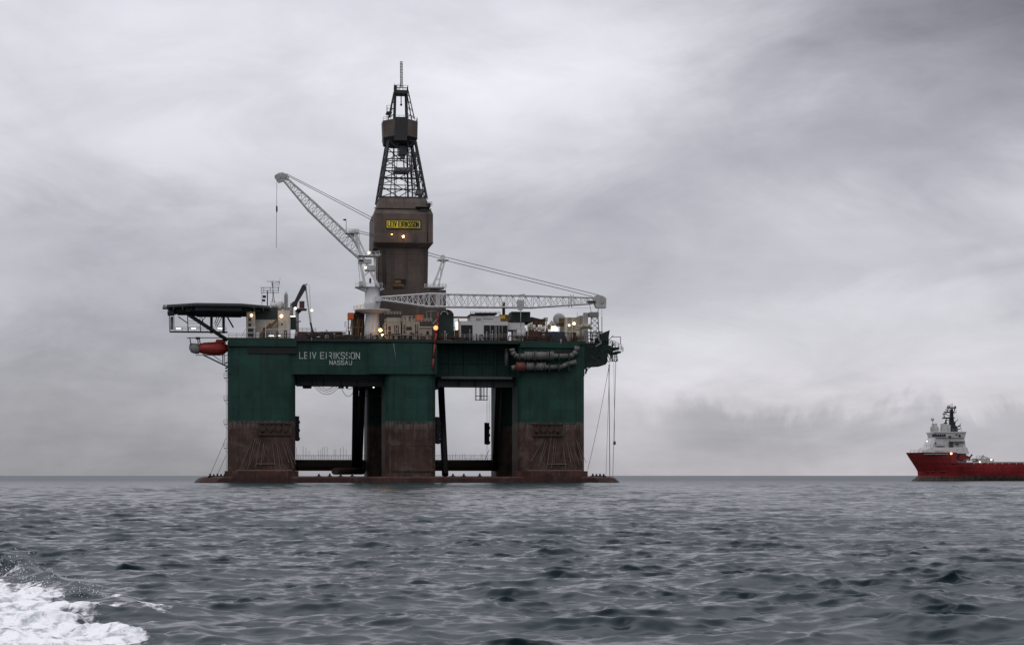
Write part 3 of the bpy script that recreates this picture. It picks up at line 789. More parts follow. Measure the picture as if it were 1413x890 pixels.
mb.tube(p(521.3, 345, VF-.3), p(522.5, 394, VF-.3), .16); mb.tube(p(519.5, 375, VF+5), p(519.5, 400, VF+5), .2)
part('corner_post', mb, 'dkbrown', tower)
part('doorway', MB().box(p(545, 385, VF-.15), (U(560, VF), VF+.3, RIG.z(550, 393, VF))), 'black', tower)
part('winch', MB().tube(p(545, 390.5, VF-1.3), p(553, 390.5, VF-1.3), .75, None, 12).box(p(543,392,VF-2), (U(556,VF), VF-.4, RIG.z(550,396,VF))), 'ochre', der)
ub = part('cladding', MB().loft([ring_at(521.5, 591, 343, VF+.2, VB-.2), ring_at(516.5, 597.5, 335, VF-2.2, VB+2.2), ring_at(517, 597.5, 294, VF-2.2, VB+2.2), ring_at(519, 594.5, 288, VF-1.4, VB+1.4)]), 'brown', der)
mb = MB().box(p(515, 343, VF), (U(521,VF), VB, RIG.z(520, 333, VF)))
mb.box(p(516, 334.4, VF-2.35), (U(598, VF-2.35), VF-2.0, RIG.z(550, 335.6, VF)))
mb.box(p(516, 287.3, VF-1.75), (U(595.5, VF-1.75), VF-1.0, RIG.z(550, 288.6, VF)))
part('edge_trim', mb, 'dkbrown', ub)
top = part('cladding', MB().loft([ring_at(520, 593, 288.3, VF-1.0, VB+1), ring_at(525.5, 588, 271.5, VF, VB)]), 'brown', der)
mb = MB().box(p(574, 285, VF-2.6), (U(594, VF-2.6), VF-.2, RIG.z(580, 287.6, VF))).box(p(580, 287.6, VF-2), (U(590,VF-2), VF-.2, RIG.z(585, 294, VF))); mb.rail([p(582, 285, VF-2.6), p(596, 285, VF-2.6)], 1.3, 1, .06)
mb.box(p(590, 280, VF-1), (U(594.5, VF-1), VF+1, RIG.z(590, 285, VF)))
part('landing', mb, 'steel', der)
# name board
bz0, bz1 = RIG.z(556, 315.6, VF-2.4), RIG.z(556, 304, VF-2.4); bu0, bu1 = U(533.2, VF-2.4), U(580, VF-2.4)
sg = part('name_board', MB().box((bu0, VF-2.5, bz0), (bu1, VF-2.25, bz1)), 'sign', der, 'yellow name board with black capitals')
part('lettering', lettering('LEIV EIRIKSSON', bu0+.45, bu1-.45, bz0+.55, bz1-.45, VF-2.5, .21, .05), 'ink', sg)
mb = MB()
for z in (bz0, bz1-.16): mb.box((bu0-.1, VF-2.55, z), (bu1+.1, VF-2.3, z+.16))
for u in (bu0-.1, bu1-.06): mb.box((u, VF-2.545, bz0+.16), (u+.16, VF-2.3, bz1-.16))
part('sign_frame', mb, 'ink', sg)
lamp(556.5, 326.5, VF-3.0, der, .28, 'lamporange'); lamp(540.5, 323.5, VF-2.9, der, .11, 'lamporange')
mb = MB().bar(p(556.8, 327, VF-2.4), p(557, 333, VF-2.4), .15).box(p(571, 323, VF-2.5), (U(575,VF-2.5), VF-2, RIG.z(573, 333, VF-2.5)))
part('vent', mb, 'dkbrown', ub)
# open lattice
def frame_y(py):
    t = (271.5 - py) / (271.5 - 195.0)
    xl, xr = 525 + 11.5*t, 588.5 - 15.0*t; s = 1 - .35*t; vm_ = (VF+VB)/2; hv = (VB-VF)/2*s
    a, c = p(xl, py, vm_-hv), p(xr, py, vm_-hv); z = a[2]
    return [Vector((a[0], vm_-hv, z)), Vector((c[0], vm_-hv, z)), Vector((c[0], vm_+hv, z)), Vector((a[0], vm_+hv, z))]
lv = [frame_y(y) for y in (272, 261, 245, 236, 222, 210, 194)]
for i in range(4): part('leg', MB().bar(lv[0][i], lv[-1][i], .55), 'steel', der)
mb = MB()
for k, L in enumerate(lv):
    for i in range(4):
        j = (i+1) % 4; mb.bar(L[i], L[j], .34 if k in (1, 3) else .24)
for k in range(len(lv)-1):
    for i in range(4):
        j = (i+1) % 4; A_, B_ = lv[k], lv[k+1]; mid = (B_[i]+B_[j])/2; low = (A_[i]+A_[j])/2
        if k % 2 == 0: mb.bar(A_[i], mid, .22); mb.bar(A_[j], mid, .22)
        else: mb.bar(low, B_[i], .22); mb.bar(low, B_[j], .22)
        mb.bar(A_[i].lerp(A_[j], .33), B_[i].lerp(B_[j], .33), .13); mb.bar(A_[i].lerp(A_[j], .70), B_[i].lerp(B_[j], .70), .20)
part('bracing', mb, 'steel', der)
mb = MB()
for px, w in ((545, .25), (563, .5), (569, .35)): mb.bar(p(px, 272, 30), p(px-1.5, 195, 30), w)
mb.truss([p(569,272,26),p(573,272,26),p(573,272,29),p(569,272,29)], [p(565,198,27),p(568,198,27),p(568,198,29),p(565,198,29)], 12, .08, .05)
part('guide_rail', mb, 'steel', der)
mb = MB().box(p(551, 201, 28), (U(561,28), 33, RIG.z(556, 213, 28))).box(p(545, 231, 26), (U(566,26), 34, RIG.z(550, 235.5, 26))).box(p(553,213,29), (U(559,29), 31, RIG.z(556,218,29))).box(p(575,262,26), (U(582,26),30,RIG.z(578,268,26)))
part('travelling_block', mb, 'grey', der)
part('drill_hose', MB().path(sag(p(556,219,29), p(563,252,28), 2.5), .12), 'black', der)
for (xa, xb) in (((524.5), (533.8)), ((590.5), (574.5))): part('guy_cable', MB().tube(p(xa, 276, VF+2), p(xb, 196, VF+3), .09), 'cable', der)
# crown cabin: eight sided box, open dark bay in the middle
def oct_ring(xl, xr, py, sv=1.0):
    a, c = p(xl, py, 24), p(xr, py, 24); z = a[2]; cu, hw = (a[0]+c[0])/2, (c[0]-a[0])/2; cv, hv = 30.0, 6.4*sv; k = .42
    return [(cu-hw*k, cv-hv, z), (cu+hw*k, cv-hv, z), (cu+hw, cv-hv*k, z), (cu+hw, cv+hv*k, z), (cu+hw*k, cv+hv, z), (cu-hw*k, cv+hv, z), (cu-hw, cv+hv*k, z), (cu-hw, cv-hv*k, z)]
cab = part('crown_cabin', MB().loft([oct_ring(532, 573, 195.5, .8), oct_ring(530.5, 577.5, 187, 1), oct_ring(529.5, 578, 164, 1)]), 'brown', der)
q = oct_ring(529.5, 578, 164); q2 = oct_ring(530.5, 577.5, 187)
part('cabin_bay', MB().loft([[(q2[0][0]-.1, q2[0][1]-.15, q2[0][2]-1.4), (q2[1][0]-.5, q2[0][1]-.15, q2[0][2]-1.4), (q2[1][0]-.5, q2[0][1]+.5, q2[0][2]-1.4), (q2[0][0]-.1, q2[0][1]+.5, q2[0][2]-1.4)],
      [(q[0][0]+.3, q[0][1]-.15, q[0][2]+.5), (q[1][0]-.3, q[0][1]-.15, q[0][2]+.5), (q[1][0]-.3, q[0][1]+.5, q[0][2]+.5), (q[0][0]+.3, q[0][1]+.5, q[0][2]+.5)]]), 'steel', cab)
part('cabin_floor', MB().loft([oct_ring(531.6, 573.4, 196.3, .82), oct_ring(530.1, 578, 187.3, 1.01)]), 'black', cab)
part('railing', MB().rail([oct_ring(530,577.5,164)[i] for i in (7,0,1,2,3)], 1.0, 1.2, .05, 2), 'steel', cab)
def cr(xl, xr, py, hv):
    a, c = p(xl, py, 28), p(xr, py, 28); return [Vector((a[0], 30-hv, a[2])), Vector((c[0], 30-hv, a[2])), Vector((c[0], 30+hv, a[2])), Vector((a[0], 30+hv, a[2]))]
A_, B_ = cr(545, 562, 164, 2.2), cr(546, 561, 128, 1.8); C_ = cr(537, 571, 164, 3.5); D_ = cr(545, 563, 124, 2.0)
for i in range(4): part('crown_leg', MB().bar(A_[i], B_[i], .38), 'steel', der)
mb = MB()
for i in range(4): mb.bar(C_[i], D_[i], .22)
for t in (.0, .25, .5, .75):
    for i, j in ((0, 3), (1, 2)):
        mb.bar(C_[i].lerp(D_[i], t), A_[i].lerp(B_[i], min(1, t+.22)), .16); mb.bar(A_[i].lerp(B_[i], t), A_[j].lerp(B_[j], t+.25), .14); mb.bar(C_[i].lerp(D_[i], t+.1), A_[i].lerp(B_[i], t+.1), .12)
mb.box((D_[0].x, 27.5, D_[0].z-1.1), (D_[1].x, 32.5, D_[0].z-.2))
for i in range(4): mb.bar(B_[i], B_[(i+1)%4], .3)
mb.rail([D_[0], D_[1], D_[2], D_[3], D_[0]], 1.3, 1.0, .06, 2); mb.box(D_[0] + Vector((-.3,0,-.4)), D_[0] + Vector((.6,.5,1.3)))
for px in (544.5, 549, 552, 559, 563): mb.tube(p(px, 126, 28), p(px, 115 + random.random()*7, 28), .06, None, 4, False)
part('crown_frame', mb, 'steel', der)
part('crown_sheave', MB().tube(p(553.5, 130, 29), p(553.5, 144, 29), .16).ball(p(553.5,145,29), .35), 'steel', der)
mb = MB().box(p(533.5, 154, 27), (U(541,27), 31, RIG.z(537, 156, 27))).rail([p(533.5,154,27), p(541,154,27)], 1.7, .9, .06, 2).bar(p(535,163,27), p(535,148,27), .12)
part('landing', mb, 'steel', der)
e0 = Vector(p(554, 122, 30)); e1 = Vector(p(553.8, 85.5, 30)); mb = MB(); s = .28
mb.truss([e0+Vector((-s,-s,0)), e0+Vector((s,-s,0)), e0+Vector((s,s,0)), e0+Vector((-s,s,0))], [e1+Vector((-s,-s,0)), e1+Vector((s,-s,0)), e1+Vector((s,s,0)), e1+Vector((-s,s,0))], 12, .06, .05)
for k in range(9): qq = e0.lerp(e1, (k+1)/10); mb.tube(qq-Vector((.45,0,0)), qq+Vector((.45,0,0)), .06)
part('antenna_mast', mb, 'steel', der)

# ------------------------------------------------------------------ cranes
def quad(px1, py1, px2, py2, v, hv):
    """two points of a boom section as a quad across the boom"""
    a, c = p(px1, py1, v), p(px2, py2, v)
    return [(a[0], v-hv, a[2]), (a[0], v+hv, a[2]), (c[0], v+hv, c[2]), (c[0], v-hv, c[2])]
VC = 7.0
cr1 = thing('pedestal_crane', 'white pedestal crane left of the derrick with its lattice boom raised to the left', 'crane', (U(513,VC), VC, ZD), 'white lattice cranes on the rig')
cz = lambda y: RIG.z(513, y, VC)
cu = U(513.5, VC)
part('pedestal', MB().lathe((cu, VC, 0), [(2.45, ZD), (2.2, cz(455)), (1.85, cz(437)), (1.85, cz(430.5))], 24), 'white', cr1)
part('service_platform', MB().lathe((cu, VC, 0), [(2.2, cz(433)), (4.9, cz(429.3)), (5.05, cz(427.5)), (2.0, cz(426.5))], 24), 'white', cr1)
part('slew_ring', MB().lathe((cu, VC, 0), [(1.9, cz(428)), (2.25, cz(420)), (2.3, cz(418)), (2.0, cz(417)), (2.05, cz(398)), (2.6, cz(396.5))], 24), 'white', cr1)
mb = MB().box(p(490.5, 395.6, VC-2.4), (U(528,VC), VC+2.4, cz(397))).prism([p(a,c,VC)[0::2] for a,c in ((491,397.2),(505,397.2),(505,403))], VC-1.5, VC+1.5).prism([p(a,c,VC)[0::2] for a,c in ((524,397.2),(530,399),(524,402))], VC-1.5, VC+1.5)
mb.rail([p(490.5, 395.6, VC-2.3), p(528, 395.6, VC-2.3)], 1.1, 1, .05)
part('machinery_deck', mb, 'white', cr1)
mb = MB()
for v in (VC-1.5, VC+1.5):
    mb.bar(p(504, 396, v), p(496, 356, v), .75); mb.bar(p(522.5, 396, v), p(507, 366, v), .7); mb.bar(p(507, 366, v), p(499, 352, v), .6)
    mb.bar(p(497.5, 396, v), p(494, 358, v), .18); mb.bar(p(518, 394, v), p(517, 352, v), .5); mb.bar(p(503, 380, v), p(518, 368, v), .35)
    mb.bar(p(499, 354, v), p(489.5, 322, v), .62); mb.bar(p(505, 352, v), p(492, 324, v), .45); mb.bar(p(496, 353, v), p(496, 320, v), .14)
part('a_frame', mb, 'white', cr1)
mb = MB().box(p(494, 352.4, VC-2.6), (U(521,VC), VC+2.6, cz(354.2))).prism([p(a,c,VC)[0::2] for a,c in ((518,352.3),(526,351.4),(519,356))], VC-1.8, VC+1.8).rail([p(494, 352.4, VC-2.6), p(524, 352.4, VC-2.6)], 1.1, 1, .05)
mb.box(p(477.2, 321.4, VC-2), (U(495,VC), VC+2, cz(323.4))).prism([p(a,c,VC)[0::2] for a,c in ((478.5,323.5),(492,323.5),(488,327.5))], VC-1, VC+1)
mb.rail([p(477.2, 321.4, VC-2), p(495, 321.4, VC-2)], 1.0, 1, .05).tube(p(481.5,321,VC), p(486.5,318.5,VC), .5).ball(p(488,318.5,VC), .75).box(p(490,316.5,VC-1), (U(495,VC), VC+1, cz(321.4)))
part('gantry_platform', mb, 'white', cr1)
mb = MB().box(p(494.5, 357.5, VC-2.2), (U(512,VC), VC-.2, cz(364.5))).box(p(505, 366, VC-2.1), (U(517,VC), VC+2, cz(374))).box(p(496,388,VC-1.6), (U(502,VC),VC+1.6,cz(395.7)))
part('operator_cab', mb, 'ltgrey', cr1)
part('cab_window', MB().box(p(495.5, 358.6, VC-2.26), (U(501,VC), VC-2.0, cz(362.6))).box(p(509.5, 384, VC-2.26), (U(511.5,VC), VC-2.0, cz(392))), 'glass', cr1)
lamp(509.3, 348.8, VC-2.8, cr1, .32, 'lampwhite'); lamp(504.5, 369.5, VC-2.5, cr1, .30, 'lampwhite')
mb = MB()
mb.truss(quad(497, 358, 500, 353, VC, 1.3), quad(477, 340.5, 487.5, 330, VC, 1.3), 3, .20, .10)
mb.truss(quad(477, 340.5, 487.5, 330, VC, 1.3), quad(425, 290, 433, 279, VC, 1.3), 10, .20, .10)
mb.truss(quad(425, 290, 433, 279, VC, 1.3), quad(391, 249, 396, 246, VC, .8), 7, .19, .09)
part('boom', mb, 'white', cr1)
mb = MB().prism([p(a,c,VC)[0::2] for a,c in ((378.7,244.5),(384,239.5),(390,238.7),(396,241.5),(399,245),(392,250),(384.5,252.5))], VC-.9, VC+.9).tube(p(383,244.5,VC-1.1), p(383,244.5,VC+1.1), .85, None, 14).tube(p(391,243.5,VC-1.1), p(391,243.5,VC+1.1), .7, None, 14)
part('boom_tip', mb, 'ltgrey', cr1)
for (a, c), (a2, c2) in (((395, 240), (517.5, 302.5)), ((398, 243.5), (517.5, 306.3)), ((494, 318.5), (517.5, 324.5)), ((492, 321), (517.5, 327))):
    part('pendant_cable', MB().tube(p(a, c, VC+.5), p(a2, c2, 24.5), .085), 'cable', cr1)
hk = part('hoist_rope', MB().tube(p(382, 246, VC), p(381.2, 342, VC), .055), 'cable', cr1)
part('hook_block', MB().box(p(380.9, 284.5, VC-.35), (U(383,VC), VC+.35, RIG.z(382, 289, VC))).tube(p(382,289,VC), p(381.9,293.5,VC), .3, .12, 8), 'black', hk)
mb = MB().tube(p(477.8, 322, VC), p(477.6, 303, VC), .07).prism([p(a,c,VC)[0::2] for a,c in ((472.5,303),(477.5,302),(477.5,304.2),(475,305))], VC-.05, VC+.05)
part('wind_vane', mb, 'black', cr1)

VD = 3.5
cr2 = thing('pedestal_crane', 'white crane right of the derrick with its long lattice boom laid level to the right', 'crane', (U(606,20), 20, RIG.z(606, 398, 20)), 'white lattice cranes on the rig')
mb = MB()
mb.truss(quad(524, 413.6, 524, 410.2, VD, .5), quad(592, 423.5, 592, 405.8, VD, 1.5), 9, .21, .12)
mb.truss(quad(592, 423.5, 592, 405.8, VD, 1.5), quad(735, 424.6, 735, 408.5, VD, 1.5), 16, .21, .10)
mb.truss(quad(735, 424.6, 735, 408.5, VD, 1.5), quad(818, 419, 820, 411, VD, .9), 10, .20, .10)
for px in (592, 603, 606, 610, 786, 790): q1 = quad(px, 423.4, px, 407, VD, 1.5); mb.bar(q1[0], q1[3], .2); mb.bar(q1[1], q1[2], .2)
part('boom', mb, 'white', cr2)
part('boom_walkway', MB().box(p(735, 424.2, VD-1.5), (U(817,VD), VD-1.2, RIG.z(775, 425.4, VD))).box(p(811,415,VD-1.2), (U(821,VD), VD+.9, RIG.z(815, 418.5, VD))), 'steel', cr2)
mb = MB().prism([p(a,c,VD)[0::2] for a,c in ((818,409.5),(823,407.6),(831,408.6),(836,412),(835.6,423.5),(822,424.5),(819,418))], VD-.9, VD+.9).tube(p(829,414,VD-1.1), p(829,414,VD+1.1), 1.0, None, 14).box(p(823,422.5,VD-1.2), (U(835.6,VD), VD+1.2, RIG.z(830,425.2,VD)))
part('boom_tip', mb, 'ltgrey', cr2)
part('heel_bracket', MB().box(p(519, 408.5, VD-1.2), (U(526,VD), VD+3, RIG.z(522, 416, VD))), 'white', cr2)
mb = MB()
for v in (18.5, 21.5):
    mb.bar(p(597, 397.8, v), p(611, 359, v), .5); mb.bar(p(604, 397.8, v), p(614, 359, v), .42); mb.bar(p(606.5, 397, v), p(609.5, 357, v), .16); mb.bar(p(601,386,v), p(606.5,385,v), .3); mb.bar(p(606,372,v), p(610.5,372,v), .3)
mb.bar(p(597,392,18.5), p(606,374,21.5), .25)
mb.box(p(604.5, 358, 18), (U(618.5,20), 22, RIG.z(610, 359.6, 20))).prism([p(a,c,20)[0::2] for a,c in ((605.5,359.6),(618,359.6),(612,363))], 19, 21).tube(p(611,355.6,18.5), p(611,355.6,21.5), .8, None, 12)
mb.lathe((U(600,20), 20, 0), [(2.6, RIG.z(600, 399, 20)), (2.9, RIG.z(600, 396.5, 20)), (2.2, RIG.z(600, 395.5, 20))], 16); mb.rail([p(586,397,18.1), p(616,397,18.1)], 1.1, 1, .06)
part('gantry_mast', mb, 'white', cr2)
for (a, c), (a2, c2) in (((613, 354.5), (829, 408)), ((611, 358.6), (820, 410))):
    part('pendant_cable', MB().tube(p(a, c, 20), p(a2, c2, VD), .085), 'cable', cr2)
for (a, c), (a2, c2) in (((613, 355), (588, 348)), ((611, 358), (588, 351.5))): part('backstay_cable', MB().tube(p(a, c, 20), p(a2, c2, 24), .085), 'cable', cr2)
part('hook_block', MB().box(p(713.5, 414, VD-1.9), (U(722,VD), VD-1.6, RIG.z(718, 423, VD))).tube(p(718, 423.5, VD-1.95), p(718, 423.5, VD-1.5), 1.05, None, 14).bar(p(712,408,VD-1.6), p(724,406,VD-1.6), .2), 'ltgrey', cr2)
part('hoist_rope', MB().tube(p(718.5, 426, VD-1.7), p(718.5, 452, VD-1.7), .09), 'ltgrey', cr2)

# boom rest: lattice tower under the boom tip
q0 = [p(814,466,2), p(828,466,2)]; 
mb = MB().truss([p(815,467,2), p(826.5,467,2), p(826.5,467,5.5), p(815,467,5.5)], [p(816,432,2), p(825,432,2), p(825,432,5.5), p(816,432,5.5)], 5, .16, .11)
mb.bar(p(816,432,2), p(813,418,2), .12).bar(p(824.5,432,2), p(826,425,2), .2)
mb.box(p(814.5,430.5,1.6), (U(826,2), 5.6, RIG.z(820,436.5,2)))
mb.bar(p(808,458.5,2), p(826,458.5,2), .3).bar(p(822,462,2), p(830,473,2), .35).bar(p(830,473,2), p(822,478,2), .35)
mb.tube(p(830.5,425,2), p(830.5,462,2), .06)
for k in range(7): mb.box(p(830, 438+k*3, 1.9), (U(831.2,2), 2.2, RIG.z(830, 439.5+k*3, 2)))
solo('boom_rest', mb, 'grey', 'grey lattice tower with basket under the tip of the level crane boom', 'tower', (U(820,3.5), 3.5, ZD))
# knuckle crane near the helideck
kc = thing('knuckle_crane', 'small dark folding crane with bent jib standing right of the ivory deckhouse', 'crane', (U(410,5), 5, ZD))
part('post', MB().tube(p(410,467,5), p(410,428,5), .48, None, 12).box(p(408.5,442.5,4.3),(U(415,5),5.7,RIG.z(411,444.2,5))).tube(p(409,467,4.2), p(410,458,4.2), .5), 'grey', kc)
mb = MB().prism([p(a,c,5)[0::2] for a,c in ((401.8,420),(403.5,417),(406,416),(416.5,394.5),(419,392.3),(422.8,396.5),(421.5,400),(411,417.5),(409.5,424),(404,424))], 4.4, 5.6)
part('jib', mb, 'steel', kc)
part('jib_arm', MB().bar(p(421.5,394,5), p(428.5,446,5), .42).bar(p(420,393,5), p(424.3,392.4,5), .4).bar(p(426.5,393,5), p(429.5,444,5), .12), 'ltgrey', kc)
part('jib_head', MB().bar(p(428.5,445,5), p(431,457,5), .5).bar(p(430,455,5), p(433,461,5), .7), 'dkgreen', kc)
part('cab', MB().box(p(413.4,415.5,4),(U(420,5),6,RIG.z(416,425,5))), 'maroon', kc)
part('cab_platform', MB().box(p(408,425.5,3.6),(U(423,5),6.4,RIG.z(415,428.5,5))).prism([p(a,c,5)[0::2] for a,c in ((409,428.6),(417,428.6),(412,433.5))], 4.4, 5.6), 'brownsteel', kc)
lamp(407.6, 425.6, 3.2, kc, .34, 'lampwhite'); lamp(430.3, 428.5, 4.2, kc, .32, 'lampwhite')

# ------------------------------------------------------------------ helideck
hel = thing('helideck', 'dark eight sided helideck overhanging the left end of the rig on struts', 'helideck', (U(300,8), 8, RIG.z(300, 425, 8)))
hu0, hu1 = U(231, 8), U(372, 8); hc, hw = (hu0+hu1)/2, (hu1-hu0)/2; hz = RIG.z(300, 427.3, 8); hv0, hv1 = -4.5, 22.0
k = .42
octo = [(hc-hw*k, hv0), (hc+hw*k, hv0), (hc+hw, 8-5.5), (hc+hw, 8+5.5), (hc+hw*k, hv1), (hc-hw*k, hv1), (hc-hw, 8+5.5), (hc-hw, 8-5.5)]
part('deck_plate', MB().plan(octo, hz, hz+.75), 'helideck', hel)
mb = MB()
for i in range(8):
    a_, c_ = octo[i], octo[(i+1)%8]; oa = (hc+(a_[0]-hc)*1.07, 8.75+(a_[1]-8.75)*1.08); oc = (hc+(c_[0]-hc)*1.07, 8.75+(c_[1]-8.75)*1.08)
    mb.bar((oa[0],oa[1],hz+.55), (oc[0],oc[1],hz+.55), .12)
    for t in np.linspace(0,1,9)[:-1]: mb.bar((a_[0]+(c_[0]-a_[0])*t, a_[1]+(c_[1]-a_[1])*t, hz+.3), (oa[0]+(oc[0]-oa[0])*t, oa[1]+(oc[1]-oa[1])*t, hz+.55), .08)
mb.box((hu0-1.3, 6, hz+.05), (hu0+.2, 10, hz+.4))
part('safety_net', mb, 'grey', hel)
mb = MB()
for k2 in range(-4, 5):
    v = 8.75 + k2*2.9; e = hw * (1 if abs(k2) < 2 else (1.0 - .19*(abs(k2)-1.2)))
    mb.box((hc-e*.96, v-.18, hz-1.15), (hc+e*.96, v+.18, hz-.004))
for k2 in range(-5, 6): mb.box((hc+k2*2.4-.14, -3.0+abs(k2)*.4, hz-.8), (hc+k2*2.4+.14, 20-abs(k2)*.4, hz-.008))
part('deck_beam', mb, 'helideck', hel)
for v in (2.0, 14.0): part('strut', MB().tube(p(260,434,v), p(314,469.5,v), .52, None, 10), 'dkgreen', hel)
for px, w in ((291.8,.75),(308.5,.75)):
    for v in (4, 12): part('post', MB().bar(p(px,436,v), (U(px,v), v, RIG.z(px,460,v)), w), 'dkgreen', hel)
for (x1_,y1_,x2_,y2_,w) in ((300,436,296,447,.2),(303,436,297,450,.2),(306,438,299,451,.2),(246,437,259,446,.25),(314,438,322,452,.4),(284,437,276,446,.2),(278,437,281,447,.2)): part('diagonal', MB().bar(p(x1_,y1_,6), p(x2_,y2_,6), w), 'dkgreen', hel)
wk = MB().box(p(234,456.6,3), (U(314,3), 6, RIG.z(270,458.2,3)))
for px, w in ((234.2,.2),(259.5,.25),(276.5,.2),(291,.1),(241,.08)): wk.bar(p(px,457,3), p(px-.6,436,3), w)
for y in (446.3, 443, 452): wk.bar(p(260,y,3), p(277,y,3), .09)
wk.rail([p(234,456.6,3), p(312,456.6,3)], 1.0, 1.6, .05, 2); wk.rail([p(234,456.6,6), p(312,456.6,6)], 1.0, 1.6, .05, 2)
wk.box(p(231,429,2.5), (U(240,3), 8, RIG.z(235,434,3)))
walk = part('walkway', wk, 'dkgreen', hel)
part('windscreen', MB().box(p(235,437,5.9), (U(239.5,5.9), 6.05, RIG.z(237,455,5.9))), 'grey', walk)
for px in (246, 267, 303.5): a_ = p(px-3.1,452.4,2.7); part('tube_light', MB().box(a_, (a_[0]+1.25, 2.9, a_[2]-.27)), 'tube', walk)
# lifeboat
lb = thing('lifeboat', 'red enclosed lifeboat hung at the left end under the helideck', 'lifeboat', (U(290,4), 4, RIG.z(290,490,4)))
rings = []
for px, yt, yb, w in ((272,477,484,.35),(276,474,487,.9),(282,472.5,489,1.35),(292,472,490,1.55),(302,471.5,490,1.55),(309,473,489,1.3),(314,476,485,.6)):
    u_, zt, zl = U(px,4), RIG.z(px,yt,4), RIG.z(px,yb,4); zm, hh = (zt+zl)/2, (zt-zl)/2
    rings.append([(u_, 4+w*math.cos(2*math.pi*i/16), zm + hh*math.sin(2*math.pi*i/16)) for i in range(16)])
lhull = part('hull', MB().loft(rings, True, True), 'red', lb)
part('canopy', MB().prism([p(a,c,4)[0::2] for a,c in ((297,472.5),(298.5,468.6),(310,468.8),(312,473.5))], 3.1, 4.9), 'red', lb)
part('keel_band', MB().box(p(275,481,2.42), (U(311,4), 2.6, RIG.z(290,482,4))), 'orange', lb)
part('bow_cap', MB().loft([[(U(px,4), 4+w*math.cos(2*math.pi*i/12), RIG.z(px,yc,4)+hh*math.sin(2*math.pi*i/12)) for i in range(12)] for px, yc, w, hh in ((261,479,.3,.6),(264,480,.8,1.3),(270,481,1.0,1.45),(275,481.5,1.0,1.3))], True, True), 'grey', lb)
mb = MB().bar(p(258,466.3,3), p(311,466,3), .22).bar(p(258,466.3,5.5), p(311,466,5.5), .22)
for px in (262,272.5,275): mb.bar(p(px,466.3,3), p(px+1.5,477,3.4), .2)
mb.box(p(270,465,3), (U(276,3), 5.4, RIG.z(273,467.6,3)))
for v in (2.5, 6): mb.bar(p(280,489.5,v), p(314,506,v), .38).bar(p(307.5,489,v), p(307.5,503,v), .3).bar(p(310,489,v), p(310,504,v), .2).bar(p(293,489.5,v), p(306,499,v), .18).bar(p(270,490,v), p(314,490.3,v), .18)
for y in (500, 507, 511): mb.bar(p(314,y,4), p(310.5,y+1.5,4), .3)
part('lifeboat_davit', mb, 'dkgreen', rig)

# ------------------------------------------------------------------ deck houses and equipment, left to right
def dbox(x0_, y0_, x1_, v0, dep, y1_=None):
    """box on deck from its pixel outline at distance v0; y1_ None: down to the deck"""
    a = p(x0_, y0_, v0); return (a[0], v0, a[2]), (U(x1_, v0), v0+dep, ZD+.05 if y1_ is None else RIG.z((x0_+x1_)/2, y1_, v0))
def windows(parent, items, v, name='window', mat='glass', fr=RIG, t=.06):
    for (x0_, y0_, x1_, y1_) in items:
        a, c = fr.p(x0_, y0_, v), fr.p(x1_, y1_, v); part(name, MB().box((a[0], v-t, a[2]), (c[0], v+.15, c[2])), mat, parent)
# ivory house under the helideck
h1 = thing('deckhouse', 'ivory accommodation house with lit lamps at the left end below the radar dome', 'deckhouse', (U(370,4), 8, ZD))
w1 = part('wall', MB().box(*dbox(352,441,401,4,18)).box(*dbox(383.5,428,400.5,3.4,14)), 'ivory', h1)
part('stair_tower', MB().box(*dbox(340,430,352.5,2.2,6)), 'ivory', h1)
part('roof', MB().box(*dbox(338.5,426.3,360,1.6,10,429.9)).box(*dbox(350,424.5,384,5,20,441.1)), 'helideck', h1)
windows(h1, [(343,446,346.5,450.5),(343,438.5,346.5,443),(342,453.5,349.5,458),(342,460,349.5,464.5)], 2.2)
windows(h1, [(369,458,376,464),(379,457,384.5,465),(388,446,390,449),(363,452,367,465),(392,456,396,466)], 3.4)
windows(h1, [(400.5,437.5,408,455)], 4.5, 'door', 'dkgreen')
part('ladder_frame', MB().bar(p(341.5,467,2), p(341.5,432,2), .25).bar(p(351,467,2), p(351,432,2), .25).bar(p(340,452.5,2), p(353,452.5,2), .3).bar(p(333,465,2), p(339,454,2), .15), 'white', h1)
mb = MB().rail([p(366,466,1.5), p(401,466,1.5)], 1.5, 1.2, .07).bar(p(366.5,466,1.5), p(366.5,443,1.5), .16).bar(p(397.5,466,1.5), p(397.5,448,1.5), .22).bar(p(366,455,1.5), p(398,454,1.5), .14)
part('railing', mb, 'white', h1)
part('stair_stringer', MB().bar(p(372,452,2.6), p(383,441,2.6), .7).bar(p(357,465,2.6), p(372,449,2.6), .6).box(*dbox(371,446,374,2.8,.5,452)), 'ochre', h1)
lamp(347,435.2,1.5,h1,.36,'lampwarm'); lamp(388.3,436.3,2.8,h1,.42,'lampwarm')
windows(h1, [(371,462.6,378,464)], 1.3, 'tube_light', 'tube'); windows(h1, [(400.8,435.8,407.5,437.2)], 3.3, 'tube_light', 'tube'); windows(h1, [(384,462.4,387,463.8)], 1.3, 'tube_light', 'tube')
part('air_vent', MB().box(*dbox(353,461,358,2.2,2)).ball(p(355.5,461,3), .6), 'white', h1)
dm = thing('radar_dome', 'large white radar dome on the roof of the ivory house', 'radome', p(384,428,8))
part('dome', MB().ball(p(384.2,421.3,8), 1.62, 20), 'dome', dm); part('mount', MB().tube(p(384.2,430,8), p(384.2,425,8), .8, None, 12), 'ivory', dm)
dm = thing('radar_dome', 'smaller white dome tucked left of the large radar dome', 'radome', p(377.5,426,6))
part('dome', MB().ball(p(377.6,421.5,6), .78, 16), 'dome', dm); part('mount', MB().tube(p(377.6,427,6), p(377.6,423,6), .4, None, 10), 'ivory', dm)
